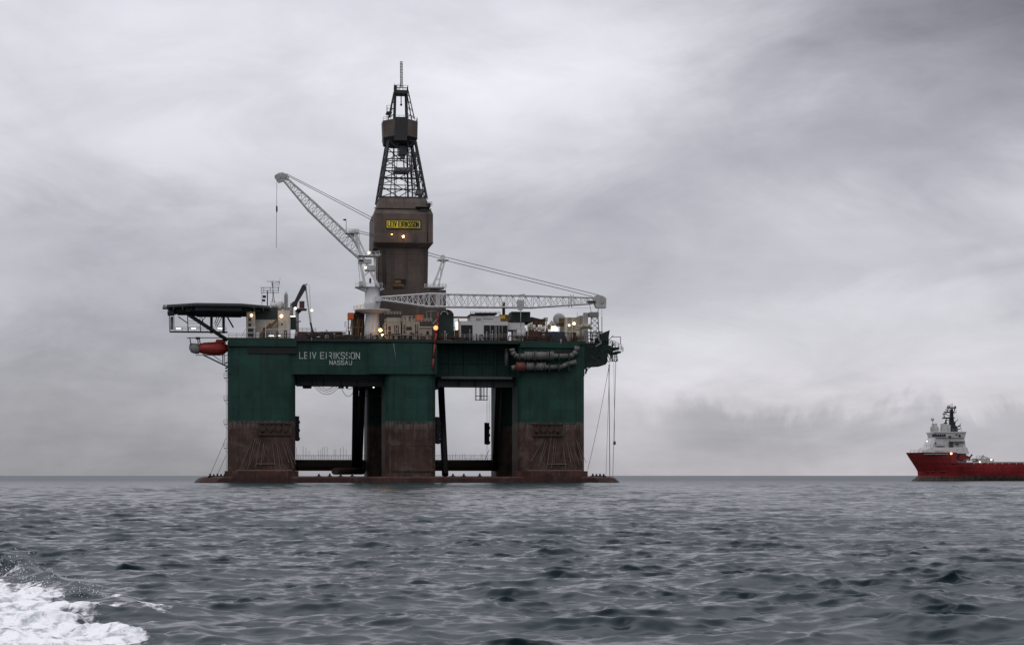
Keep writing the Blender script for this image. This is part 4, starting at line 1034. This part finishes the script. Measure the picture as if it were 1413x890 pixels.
am = thing('antenna_mast', 'spidery grey antenna mast with square aerials left of the radar dome', 'mast', p(370,425,7))
part('pole', MB().bar(p(369,425,7), p(369,401,7), .3).bar(p(376.5,425,7), p(376.5,388,7), .16).bar(p(379.5,425,7), p(377,401,7), .14).bar(p(372,424,7), p(377,410,7), .1), 'steel', am)
mb = MB()
for y in (397, 400.8, 404): mb.bar(p(360.5,y,7), p(384.5,y,7), .14)
for px in (360.5, 364, 384, 373): mb.bar(p(px,396,7), p(px,404.5,7), .14)
mb.bar(p(368,388.5,7), p(385.5,388.5,7), .12).bar(p(385.5,388.5,7), p(384,404,7), .12).bar(p(375,393,7), p(385,389,7), .12).bar(p(375,389,7), p(376,396,7), .2).bar(p(385.6,392,7), p(386.6,383,7), .07).bar(p(375,397,7), p(384,392,7), .09)
part('aerial_frame', mb, 'grey', am)
part('radar_scanner', MB().box(p(362.5,407.5,6.5), (U(367,7), 7.5, RIG.z(365,411,7))).box(p(362,413,6.5), (U(366,7), 7.5, RIG.z(365,416,7))).bar(p(361.5,421,7), p(361.5,404,7), .12), 'black', am)
mb = MB().truss([p(392.3,426,6), p(397.3,426,6), p(397.3,426,7), p(392.3,426,7)], [p(392.5,407,6), p(397,407,6), p(397,407,7), p(392.5,407,7)], 5, .1, .06).bar(p(392.5,407,6.5), p(395,402,6.5), .1).bar(p(397,407,6.5), p(395,402,6.5), .1).box(p(393,404.5,6.2),(U(396.6,6.5),6.8,RIG.z(394,425,6.5)))
solo('lattice_mast', mb, 'ltgrey', 'short grey lattice mast just right of the radar dome', 'mast', p(395,426,6.5))
mb = MB().box(*dbox(391.5,424,400,6,5,429)).box(*dbox(400.8,420,404.2,4.4,2,436)).tube(p(402.5,436,5), p(402.5,418.5,5), .5)
solo('vent_housing', mb, 'grey', 'grey vent boxes on the house roof beneath the lattice mast', 'vent', p(396,430,6))
# pipe racks between the left house and the crane
random.seed(21)
pr = thing('pipe_rack', 'low rusty rack of drill pipe on deck between folding crane and pedestal crane', 'pipe rack', (U(455,6), 6, ZD))
mb = MB()
for k in range(16): y = 458.5 + random.random()*6; x_ = random.uniform(432, 450); mb.tube(p(x_, y, 3+k*.5), p(x_+random.uniform(18,34), y+random.uniform(-.4,.4), 3+k*.5), .2, None, 6)
part('drill_pipe', mb, 'brownsteel', pr)
mb = MB()
for px in (433, 445, 457, 470, 482): mb.bar(p(px,467,2.5), p(px,456+random.random()*3,2.5), .22); mb.bar(p(px,460,2.5), p(px,460,11), .2)
part('rack_post', mb, 'black', pr)
part('yellow_beam', MB().box(*dbox(462,461.5,487,2.8,.6,465.2)).box(*dbox(454,463,461,3,.6,466)), 'ochre', pr)
part('cross_bar', MB().bar(p(424,458.4,5), p(486,457.2,5), .16), 'grey', pr)
mb = MB().box(*dbox(411,457.5,436,3,5))
solo('storage_crate', mb.rail([p(411,457.5,3), p(436,457.5,3)],.9,1,.05), 'maroon', 'low maroon crate on deck at the foot of the folding crane', 'crate', (U(423,3), 3, ZD))
mb = MB()
for y in (457.7, 460.3, 462.8): mb.box(*dbox(424.3,y,427.6,2.7,.2,y+1.1))
solo('stack_light', mb, 'ltgrey', 'three short pale bars stacked in front of the maroon crate', 'bars', p(426,464,2.7))
wr = thing('winch_house', 'brown winch housing with orange drum left of the white crane pedestal', 'winch', (U(492,9), 9, ZD))
part('housing', MB().box(*dbox(487,437,503,8,8)).prism([p(a,c,9)[0::2] for a,c in ((487,437),(490,430),(503,427),(503,437))], 8, 14), 'brownsteel', wr)
part('drum', MB().box(*dbox(480.2,431.5,488,6,3,440.5)), 'orange', wr, 'bright orange drum guard')
mb = MB().bar(p(481,466,6.5), p(481,440,6.5), .25).bar(p(494,466,6.5), p(494,438,6.5), .2).bar(p(478,452,6.5), p(500,452,6.5), .2).rail([p(476,452,6.5), p(481,452,6.5)],1.6,.9,.07)
for k in range(5): mb.bar(p(482+k*4,466,7), p(485+k*4,441,7), .2)
part('frame', mb, 'ochre', wr)
part('guard_rail', MB().rail([p(488,427.5,9), p(502,425.5,9)], 1.0, .8, .06), 'yellow', wr)
# beige modules in the middle
m1 = thing('mud_module', 'beige two level equipment module right of the white crane pedestal', 'module', (U(540,3), 5, ZD))
part('wall', MB().box(*dbox(531,445,553,3,9)).box(*dbox(534,438,552,4.5,6,445.2)), 'beige', m1)
part('railing', MB().rail([p(531,445,2.9), p(553,445,2.9)], 1.0, .8, .05).rail([p(531,434,4.4), p(553,434,4.4)], .8, .8, .05), 'ivory', m1)
windows(m1, [(544,449,545.2,459),(546.5,449,548,453),(546.5,455,548,459),(549.3,449,550.3,461),(536,450,539,456),(535,458,539,462),(532.5,447,533.4,464)], 3, 'vent', 'brownsteel')
part('pump', MB().box(*dbox(545,462,552,2.2,1.4)).tube(p(540,461.5,2.4), p(552,461.5,2.4), .3), 'dkgreen', m1)
lamp(525,455.5,2.4,m1,.40,'lamporange'); lamp(527.5,462,2.4,m1,.22,'lamporange')
m2 = thing('mud_module', 'longer beige module with vents between red hose and two level module', 'module', (U(575,3), 5, ZD))
part('wall', MB().box(*dbox(555,443.5,579,3,9)).box(*dbox(556,435.5,571,4.5,6,443.6)).box(*dbox(579.05,452,596,3.2,7)), 'beige', m2)
part('silo', MB().tube(p(573,440,4.4), p(584,440,4.4), 1.05, None, 14), 'orange', m2, 'dull orange horizontal tank on the module roof')
windows(m2, [(560.5,451,568,455.5),(565,459.5,569,461),(573,447,574.3,462),(576,447,577,465),(564,437,567.5,443),(569,437,571,441),(558,437,559.5,442),(557,448,558.3,459),(559,463,561,466),(571,463,573.5,467)], 3, 'vent', 'brownsteel')
part('lamp_bar', MB().bar(p(597,447,2.5), p(603,440.5,2.5), .16).box(*dbox(588.5,428.5,602,6,.25,429.4)).bar(p(589,441,6),p(589,428.5,6),.15).bar(p(594.5,441,6),p(594.5,429,6),.15), 'ivory', m2)
part('cable_rail', MB().rail([p(553,444,2.9), p(596,444,2.9)], .9, .9, .05).box(*dbox(579,450.6,598,2.9,7.6,452)), 'ivory', m2)
part('gas_bottle', MB().tube(p(590,465,2.5), p(590,459,2.5), .35).box(*dbox(587.5,463,592,2.2,1.2)).ball(p(590,458.5,2.5),.4), 'black', m2)
lamp(601.3,452.4,-1.4,m2,.62,'lampflare')
mb = MB().path([p(604.8,431,.6), p(604.2,445,.4), p(602,460,-.7), p(600,475,-.9), p(598,495,-.95), p(597,510,-.95)], .27, 8)
solo('kelly_hose', mb, 'redhose', 'long red hose hanging over the green side near the bright lamp', 'hose', p(604,431,.6))
rl = thing('hose_reel', 'dark green round topped hose reel right of the red hose', 'reel', (U(616,5), 5, ZD))
part('reel_housing', MB().prism([p(a,c,4)[0::2] for a,c in ((606,467),(606,433),(608,429.5),(612,427.6),(618,427),(623,429),(626,433),(626.5,467))], 4, 10), 'dkgreen', rl)
q = p(613,432.5,3.8); mb = MB()
for k in range(9): t0, t1 = math.pi*k/9, math.pi*(k+1)/9; mb.bar((q[0]-1.0*math.cos(t0), 3.8, q[2]-.4+1.0*math.sin(t0)), (q[0]-1.0*math.cos(t1), 3.8, q[2]-.4+1.0*math.sin(t1)), .28)
part('hose_coil', mb, 'ltgrey', rl)
part('base_frame', MB().bar(p(607,463,3.6), p(617,463,3.6), .25).box(*dbox(609,461,616,3.2,.6)), 'ochre', rl); part('red_cover', MB().box(*dbox(617,430.5,624,3.7,.5,433.5)), 'maroon', rl)
# white block with dark doors
h2 = thing('deckhouse', 'long white deckhouse with dark openings under the level crane boom', 'deckhouse', (U(668,3), 6, ZD))
part('wall', MB().box(*dbox(634,443,701,3,11)).box(*dbox(701.05,445,724,4,9,455)), 'shipwhite', h2)
part('doorway', MB().box(*dbox(636.3,448.5,652,2.85,1)), 'black', h2); part('doorway', MB().box(*dbox(667.8,448.8,700.3,2.85,1)), 'black', h2, 'wide dark opening with upright slats')
mb = MB()
for px in (676, 682.5, 684.3, 688, 692.5): mb.box(*dbox(px,449,px+1.2,2.6,.2))
part('slat', mb, 'grey', h2)
part('upper_cabin', MB().box(*dbox(649.5,435.5,691,4,8,443.1)), 'shipwhite', h2)
part('upper_window', MB().box(*dbox(657,439.6,664,3.9,.4,442)).box(*dbox(666,439.5,681,3.9,.4,440.6)), 'grey', h2)
mb = MB().box(*dbox(649,433.2,672,3.6,8,435)).box(*dbox(657,431.5,686,5,6,433.6)).rail([p(649,434.6,3.6), p(690,434.6,3.6)], .9, 1.2, .06)
part('roof', mb, 'black', h2)
part('railing', MB().rail([p(634,467,1.2), p(700,467,1.2)], 1.1, 1.4, .05, 2), 'ltgrey', h2)
part('side_lamp', MB().box(*dbox(629,444.5,632,2.8,.6,455)), 'tube', h2, 'bright narrow lit panel'); part('side_beam', MB().box(*dbox(626.5,436.5,648,5,1,439)).box(*dbox(632.3,440,633.6,2.6,.5)), 'ochre', h2)
solo('deck_container', MB().box(*dbox(626.8,456,633.4,3.5,6)).box(*dbox(626.8,458,633.4,3.3,.15,459)), 'maroon', 'small maroon container between hose reel and white deckhouse', 'container', (U(630,4), 5, ZD))
mb = MB().box(*dbox(690.5,434,702.5,4,4,443.2)); yb = thing('control_box', 'brown box with yellow panel and stack pipe on the white deckhouse roof', 'box', p(696,443,4))
part('body', mb, 'ochre', yb); part('panel', MB().box(*dbox(690.8,434.8,697,3.85,.4,439.5)), 'yellow', yb); part('stack_pipe', MB().tube(p(695,434,5), p(695,417,5), .42, None, 10), 'steel', yb)
mb = MB().box(*dbox(706,430,731.8,4,6,443)).box(*dbox(704.5,441.5,733,3.7,6.6,444))
for px in (711,719,726): mb.box(*dbox(px,430.2,px+.8,3.85,.3,443))
solo('generator_box', mb, 'dkgreen', 'dark square generator box hung beneath the crane hook block', 'generator', p(718,443,4))
mb = MB().box(*dbox(708,444.1,721,4.5,4)).tube(p(716.5,467,2.6), p(716.5,455,2.6), .75, None, 12).tube(p(722,467,2.6), p(722,455,2.6), .7, None, 12).box(*dbox(713.5,453,726,2.2,3,455.4))
solo('vent_stack', mb, 'ltgrey', 'pale twin vent stack under the dark generator box', 'vent', (U(716,4), 4, ZD))
st = thing('machinery_skid', 'cluttered ochre machinery skid between dark generator box and white dome', 'machinery', (U(745,5), 5, ZD)); random.seed(3)
part('roof', MB().prism([p(a,c,5)[0::2] for a,c in ((726,444),(733,437.5),(746,440.5),(752,439.6),(752,446),(727,447))], 4.5, 10), 'brownsteel', st)
mb = MB()
for k in range(18): x_ = random.uniform(729,757); y = random.uniform(444,454); mb.box(*dbox(x_,y,x_+random.uniform(1,4),4+random.random()*3,1.2,y+random.uniform(2,7)))
for k in range(9): x_ = 729+k*3.1; mb.bar(p(x_,466,4.2), p(x_+random.uniform(-1,1),444,4.2), .22)
part('machinery', mb, 'ochre', st)
mb = MB()
for k in range(10): x_ = random.uniform(729,762); y = random.uniform(447,454); mb.tube(p(x_,y+5,3.8), p(x_,y,3.8), random.uniform(.2,.5), None, 8)
mb.tube(p(729,449,3.9), p(735,446.5,3.9), .45); mb.rail([p(728,456,3.5), p(756,456,3.5)], .8, 1, .06); mb.box(*dbox(751.5,438,756,5,2,443))
part('valve', mb, 'ivory', st)
mb = MB().box(*dbox(725,456.8,755,2.4,5))
for k in range(10): mb.box(*dbox(726+k*3,457,726.7+k*3,2.25,.3))
mb.bar(p(738,466,2.2), p(747,458.5,2.2), .2)
solo('deck_container', mb, 'maroon', 'long brown maroon container below the ochre machinery', 'container', (U(740,3), 4, ZD))
mb = MB()
for y in (457, 461, 464.4): mb.box(*dbox(748.4,y,752,2.0,.2,y+1.3))
solo('marker_bars', mb, 'ltgrey', 'three short pale bars stacked between brown and blue containers', 'bars', p(750,464,2.0))
mb = MB().box(*dbox(755.4,457.5,779,2.2,5))
for k in range(8): mb.box(*dbox(756.5+k*3,458,757.1+k*3,2.05,.3))
solo('deck_container', mb, 'blue', 'dark blue container on deck below the large white sphere', 'container', (U(767,3), 4, ZD))
tk = thing('storage_sphere', 'large pale sphere tank on legs right of the ochre machinery', 'tank', (U(772,6), 6, ZD))
part('tank', MB().ball(p(771.5,440.5,6), 1.75, 20), 'ltgrey', tk)
part('cradle', MB().box(*dbox(762,448,780,4.6,3,449.4)).bar(p(764,466,5), p(764,448,5), .25).bar(p(779,466,5), p(779,448,5), .25).box(*dbox(771.5,439,778,4,1.2,446)), 'ochre', tk)
lw = MB().prism([p(a,c,5)[0::2] for a,c in ((757,448),(761.5,442),(766,447.5))], 5, 6); part('hood', lw, 'ltgrey', tk)
part('lit_panel', MB().box(*dbox(760.5,450,767.5,3.8,.2,456.4)), 'tube', tk, 'bright white lit panel under the sphere')
lamp(767.8,454.6,3.4,tk,.42,'lampwhite')
h3 = thing('deckhouse', 'beige equipment house with two lit lamps near the right end', 'deckhouse', (U(792,4), 5, ZD))
part('wall', MB().box(*dbox(778.5,438,800,4,8)).box(*dbox(800.05,435.5,810.5,4.4,7)), 'beige', h3); part('doorway', MB().box(*dbox(785.5,459,795,3.9,.5)), 'maroon', h3)
part('pillar', MB().box(*dbox(779.5,438.3,783,3.7,.5)).box(*dbox(789,438.3,790.3,3.7,.5)).box(*dbox(778,457.2,800,3.5,.6,458.6)).box(*dbox(804.5,436,806,4.1,.5)), 'ivory', h3)
part('tall_vent', MB().box(*dbox(806,431.5,811.5,4.0,2)).bar(p(796.5,438,5), p(796.5,431.5,5), .1), 'ltgrey', h3)
lamp(785.3,449,3.4,h3,.30,'lampwhite'); lamp(792.2,446.6,3.4,h3,.40,'lampwhite')
mb = MB().path([p(797.8,468,1.5), p(797.8,456,1.5), p(798.6,453,1.5), p(801,450.9,1.5), p(805,450.2,1.5), p(815,450.6,1.5)], .62, 10).tube(p(813,450.5,1.5), p(815.5,450.7,1.5), .8, None, 10).tube(p(804,468,1.6), p(804,452,1.6), .35, None, 8)
solo('gooseneck_vent', mb, 'beige', 'thick beige pipe bent over like a gooseneck at the right end', 'pipe', p(798,468,1.5))
# small fittings along the deck edge, all fixed to the rig
random.seed(33)
def fittings(name, mat, n, xa, xb, hmin, hmax, shape):
    for k in range(n):
        px = random.uniform(xa, xb); v = random.uniform(0.9, 2.1); h = random.uniform(hmin, hmax); u = U(px, v); w = random.uniform(.18, .5); mb = MB()
        if shape == 'pipe': mb.tube((u,v,ZD-.05), (u,v,ZD+h), w*.45, None, 8).tube((u,v,ZD+h), (u+random.choice((-1,1))*w*1.6,v,ZD+h-.1), w*.42, None, 8)
        elif shape == 'box': mb.box((u-w,v-w*.6,ZD+.02), (u+w,v+w*.6,ZD+h)).box((u-w*1.08,v-w*.66,ZD+h), (u+w*1.08,v+w*.66,ZD+h+.08))
        else: mb.tube((u,v,ZD-.05), (u,v,ZD+h), .07, None, 5).box((u-w*.5,v-.1,ZD+h), (u+w*.5,v+.1,ZD+h+.3))
        part(name, mb, mat, rig)
fittings('vent_pipe', 'brownsteel', 34, 405, 800, .8, 2.6, 'pipe'); fittings('vent_pipe', 'black', 24, 420, 806, .6, 2.2, 'pipe')
fittings('equipment_box', 'beige', 12, 425, 630, .5, 1.4, 'box'); fittings('equipment_box', 'dkgreen', 22, 420, 805, .5, 1.6, 'box')
fittings('equipment_box', 'ochre', 10, 430, 600, .4, 1.1, 'box'); fittings('equipment_box', 'maroon', 10, 420, 790, .4, 1.3, 'box')
fittings('lamp_post', 'ltgrey', 16, 420, 800, 1.4, 3.6, 'post')
for (a_, c_, y_) in ((425,500,463.5),(530,600,462.5),(600,640,465.5),(702,760,464),(425,486,466)):
    part('pipe_run', MB().tube(p(a_,y_,1.2), p(c_,y_+.6,1.2), .16, None, 8), random.choice(('brownsteel','grey','black')), rig)
# pipe and ladder runs up the derrick cladding
mb = MB()
for k in range(16): mb.bar(p(584, 345+k*3.3, VF-.35), p(587.5, 345+k*3.3, VF-.35), .09)
mb.bar(p(584,343,VF-.35), p(584.6,398,VF-.35), .1).bar(p(587.5,343,VF-.35), p(587.6,398,VF-.35), .1)
part('ladder', mb, 'dkbrown', der)
part('conduit', MB().tube(p(531,345,VF-.3), p(532,398,VF-.3), .13).tube(p(528,345,VF-.3), p(529,398,VF-.3), .09), 'steel', der)
part('conduit', MB().tube(p(589.5,293,VF-2.4), p(590,334,VF-2.4), .13), 'steel', der)
# lines into the sea
def line(a, c, label, r=.06, v0=3.0, v1=3.0, weight=None, drop=0.0):
    pts = sag(p(*a, v0), p(*c, v1), drop, 10) if drop else [p(*a, v0), p(*c, v1)]
    mb = MB().path(pts, r, 5)
    if weight: mb.ball(p(*weight, v0), .42, 8, 1.4)
    solo('mooring_line', mb, 'cable', label, 'rope', p(*a, v0), 'lines hanging from the rig to the sea')
line((841,502), (811,648), 'slanting line from the right-hand platform back to the column foot', .06, drop=1.2)
line((841.2,502), (836,662), 'thin rope hanging just left of the thick one at the right end', .05)
line((840.2,503), (841.5,662), 'thick dark rope hanging straight from the right-hand platform', .10)
line((849.8,498), (845.5,662), 'outermost right rope with a small black weight on it', .07, weight=(848.0,611))
line((847.0,500), (848.3,612), 'thin short rope beside the one with the black weight', .05)
line((312.5,603), (289,657), 'longer slanting line from the left column down to the pontoon end', .06)
line((312,628), (299,657), 'shorter slanting line from the left column down to the pontoon', .06)

# ------------------------------------------------------------------ supply ship
s = SHIP.p
shp = thing('supply_ship', 'red and white offshore supply ship lying at the right edge', 'ship', (40, 0, 0), fr=SHIP)
SL = 82.0; HBm = 9.0
def hull_rings(levels, umax_s=1.0, nst=26):
    """half breadth grows from the stem; levels: (z, stem u, half breadth, taper length)"""
    g = []
    for z, us, hb, tl in levels:
        row = []
        for k in range(nst + 1):
            u = us + (SL*umax_s - us) * (k / nst) ** 1.5; t = min(1.0, (u - us) / tl); f = math.sqrt(max(0.0, 1 - (1 - t) ** 2)) ** 1.15
            row.append((u, max(.05, hb * f), z))
        g.append(row)
    return g
def hull_mesh(g):
    mb = MB()
    n = len(g[0])
    rings = []
    for row in g: rings.append([(u, -h_, z) for u, h_, z in row] + [(u, h_, z) for u, h_, z in row[::-1]])
    mb.loft(rings, True, False); return mb
u_ = lambda px, v=0: s(px, 650, v)[0]
zq = lambda y: s(1300, y, -6)[2]
stem = lambda px: u_(px)
main = [(-4, stem(1268), 7.5, 26), (0.2, stem(1258), 8.0, 24), (.9, stem(1262), 8.2, 24), (2.0, stem(1266.5), 8.5, 22), (3.6, stem(1266), 8.8, 20), (5.2, stem(1262.6), 9.0, 18), (zq(638.5), stem(1259), 9.0, 17)]
part('hull', hull_mesh(hull_rings(main)), 'ship', shp)
fc = [(zq(638.5)+.004, stem(1259), 9.0, 17), (zq(631), stem(1254), 9.1, 16), (zq(624.2), stem(1250), 9.2, 15)]
part('forecastle', hull_mesh(hull_rings(fc, (u_(1313) )/SL, 18)), 'shipred', shp)
mb = MB().prism([s(a,c,-9)[0::2] for a,c in ((1312.4,639),(1312.4,625),(1316,628),(1319,634.5),(1323,639))], -9.15, -8.6); mb.prism([s(a,c,-9)[0::2] for a,c in ((1312.4,639),(1312.4,625),(1316,628),(1319,634.5),(1323,639))], 8.6, 9.15)
part('bulwark', mb, 'shipred', shp)
mb = MB().box((u_(1334), -9.0, zq(638.6)), (SL, -8.7, zq(637.0))).box((u_(1334), 8.7, zq(638.6)), (SL, 9.0, zq(637.0)))
for k in range(18): mb.box((u_(1336)+k*2.6, -9.05, zq(640.3)), (u_(1336)+k*2.6+.3, -8.8, zq(637.4)))
part('bulwark_rail', mb, 'ltgrey', shp)
part('cargo_deck', MB().box((u_(1322), -8.6, zq(640)), (SL-.5, 8.6, zq(639))), 'deckgrey', shp)
mb = MB().rail([s(1256,624.2,-3.5), s(1274,624.4,-7.2), s(1311,624.8,-9)], 1.0, 1.4, .07)
part('railing', mb, 'shipwhite', shp)
hbr = lambda px, p0, hb, tl: hb * math.sqrt(max(0, 1-(1-min(1,(u_(px)-u_(p0))/tl))**2))**1.15
mb = MB(); random.seed(9)
for px in (1275, 1278.5, 1282, 1286, 1290, 1295.5, 1299): hb_ = hbr(px+2.2, 1250, 9.2, 15); mb.box(s(px,625.8,-hbr(px, 1250, 9.2, 15)-.05), (u_(px+2.0), -hb_+.5, zq(627.1)))
part('white_marking', mb, 'deckgrey', shp)
mb = MB()
for px, y in ((1278,649.7),(1285.5,649.7),(1297,649.6),(1299,649.6)): mb.box(s(px,y,-hbr(px+1.2,1266,8.75,20)-.02), (u_(px+1.2), -hbr(px,1266,8.75,20)+.4, zq(y+1.2)))
part('draft_mark', mb, 'maroon', shp)
zt = lambda y: s(1300, y, -6)[2]
sup = part('superstructure', MB().loft([[(u_(1268), -5, zt(624)), (u_(1276), -8, zt(624)), (u_(1331), -8, zt(626)), (u_(1331), 8, zt(626)), (u_(1276), 8, zt(624)), (u_(1268), 5, zt(624))],
     [(u_(1272), -4.5, zt(617)), (u_(1278), -7.8, zt(617)), (u_(1328), -7.8, zt(617)), (u_(1328), 7.8, zt(617)), (u_(1278), 7.8, zt(617)), (u_(1272), 4.5, zt(617))]]), 'shipwhite', shp)
part('upper_deck', MB().loft([[(u_(1276), -4.5, zt(617.01)), (u_(1281), -7, zt(617.01)), (u_(1327), -7, zt(617.01)), (u_(1327), 7, zt(617.01)), (u_(1281), 7, zt(617.01)), (u_(1276), 4.5, zt(617.01))],
     [(u_(1283), -4.5, zt(604)), (u_(1286), -6.8, zt(604)), (u_(1325), -6.8, zt(604)), (u_(1325), 6.8, zt(604)), (u_(1286), 6.8, zt(604)), (u_(1283), 4.5, zt(604))]]), 'shipwhite', shp)
wh = part('wheelhouse', MB().loft([[(u_(1284), -4.5, zt(603.99)), (u_(1287), -7.4, zt(603.99)), (u_(1325.5), -7.4, zt(603.99)), (u_(1325.5), 7.4, zt(603.99)), (u_(1287), 7.4, zt(603.99)), (u_(1284), 4.5, zt(603.99))],
     [(u_(1282.5), -4.8, zt(597)), (u_(1286), -7.8, zt(597)), (u_(1326.5), -7.8, zt(597)), (u_(1326.5), 7.8, zt(597)), (u_(1286), 7.8, zt(597)), (u_(1282.5), 4.8, zt(597))]]), 'shipwhite', shp)
part('wheelhouse_roof', MB().box((u_(1283.5), -8.0, zt(596.99)), (u_(1327), 8.0, zt(595.6))), 'shipwhite', shp)
mb = MB()
for px in (1287.5, 1290.5, 1293.5, 1296.5, 1299.5, 1302.5): windows(wh, [(px, 598.9, px+2.3, 602.1)], -7.72, fr=SHIP, t=.12)
part('window', MB().loft([[(u_(1282.8), -4.6, zt(602.2)), (u_(1286.2), -7.7, zt(602.2)), (u_(1286.2), -7.5, zt(602.2)), (u_(1283.2), -4.6, zt(602.2))], [(u_(1282.0), -4.8, zt(599)), (u_(1285.6), -7.95, zt(599)), (u_(1285.9), -7.6, zt(599)), (u_(1282.6), -4.8, zt(599))]]), 'glass', wh)
windows(wh, [(1318.5,599,1321.5,600.3),(1323,599.5,1325.5,602.5),(1309,601.5,1312.5,603.5)], -7.72, fr=SHIP, t=.1)
windows(sup, [(1290,610.2,1291.6,612.2),(1309.5,610,1314.5,617),(1292,615.4,1303,616.4),(1319,612,1322.5,613.6),(1318.5,620.5,1322,624)], -7.3, fr=SHIP, t=.6)
mb = MB().box((u_(1304), -8.2, zt(608.6)), (u_(1325), -6.5, zt(609.6))).rail([s(1304,608.6,-8.2), s(1325,608.6,-8.2)],1,1.5,.05,2).rail([s(1278,616.9,-7.9), s(1328,616.9,-7.9)],1,1.5,.05,2).rail([s(1284,595.6,-7.9), s(1327,595.6,-7.9)],1,1.5,.05,2)
part('side_gallery', mb, 'grey', shp)
for a_, c_, d_, e_ in ((1286,588.5,1293,-3),(1288,584.5,1291.5,-2.6),(1300,584.5,1304,-4),(1303.5,586,1309,-3.4)): part('funnel', MB().box(s(a_,c_,e_), (u_(d_), e_+3, zt(595.7))), 'ltgrey', shp)
part('signal_mast', MB().bar(s(1287.5,589,-1.5), s(1287,577,-1.5), .22).ball(s(1286.8,578.5,-1.5), .65, 10).bar(s(1292,588,-1.5), s(1291.5,583,-1.5), .15), 'ltgrey', shp)
mb = MB().prism([s(a,c,0)[0::2] for a,c in ((1309,595.6),(1309.8,584),(1310.4,578),(1311.8,564),(1314.6,564),(1315.2,578),(1317,586),(1320,588.5),(1321,592),(1321,595.6))], -.9, .9)
mb.box(s(1302.5,575.6,-1.6), (u_(1316), 1.6, zt(577))).bar(s(1303,576.5,0), s(1302.5,571,0), .35).bar(s(1300.5,571,-.5), s(1306,571,-.5), .3)
mb.box(s(1304.5,567.6,-1.6), (u_(1316), 1.6, zt(568.8))).bar(s(1307.5,568,0), s(1306.5,564.5,0), .3).bar(s(1304,565.3,-.4), s(1309.5,565.3,-.4), .25).box(s(1308.5,561.6,-1.5), (u_(1318.5), 1.5, zt(562.6)))
for px, y in ((1310,558.8),(1312.3,557.2),(1314,556.4),(1316.6,559.5)): mb.bar(s(px,564,0), s(px,y,0), .14)
mb.bar(s(1317,567,0), s(1318.5,560,0), .35).bar(s(1304.5,586,0), s(1305.5,579,0), .5).bar(s(1317.5,586,0), s(1318,581.5,0), .4).box(s(1303.5,586,-1),(u_(1306.5),1,zt(582.5))).bar(s(1317,590,0), s(1325.5,587.6,0), .35).bar(s(1317,592.5,0), s(1325,591.6,0), .35)
for a_, c_, d_, e_ in ((1312,574,1304.5,571.5),(1312,581,1306,579),(1315,571,1319.5,568.5),(1315,584,1321,580),(1318,590,1325.5,586),(1319,594,1326,590.5),(1311,567,1307,562.5)): mb.bar(s(a_,c_,.3), s(d_,e_,.3), .2); mb.bar(s(d_,e_,.3), s(d_,e_-2,.3), .14)
part('mast', mb, 'navy', shp)
part('radome', MB().ball(s(1309.2,560.2,0), .6, 10).ball(s(1285,596.5,-3), .0001, 8), 'dome', shp)
mb = MB().prism([s(a,c,-6)[0::2] for a,c in ((1321,630.5),(1325,627),(1334,628.5),(1338.5,631),(1337,633.5),(1322,634))], -7.5, -5)
part('rescue_boat', mb, 'shipred', shp)
part('aft_house', MB().box(s(1316,619.5,-5.5), (u_(1329), 5.5, zt(639))).box(s(1329,633.8,-7), (u_(1340), 7, zt(635.2))).ball(s(1325.5,621,-5), .9), 'shipwhite', shp)
part('deck_crane', MB().bar(s(1337.5,636,-5), s(1338.5,631,-5), .45).bar(s(1337.5,632,-5), s(1341.5,626.8,-5), .5).bar(s(1334,626,-5),s(1331,622,-5),.2), 'navy', shp)
mb = MB().box(s(1350,633.5,-5), (u_(1367), 5, zt(639))).box(s(1347.5,632.2,-4), (u_(1362), 4, zt(633.6))).bar(s(1354,632,-4), s(1357,628,-4), .6).bar(s(1355,629,-4), s(1366,632.8,-4), .4).rail([s(1347,632.2,-4), s(1357,632.2,-4)], 1.0, 1.2, .07)
part('cargo', mb, 'ltgrey', shp)
for px, y, r_ in ((1279.3,608.6,.2),(1312.6,625.6,.34),(1352,637.2,.24),(1368,634.3,.28)): lamp(px, y, -9.3 if y > 620 else -7.5, shp, r_, 'lampwarm' if px == 1312.6 else 'lampwhite', SHIP)
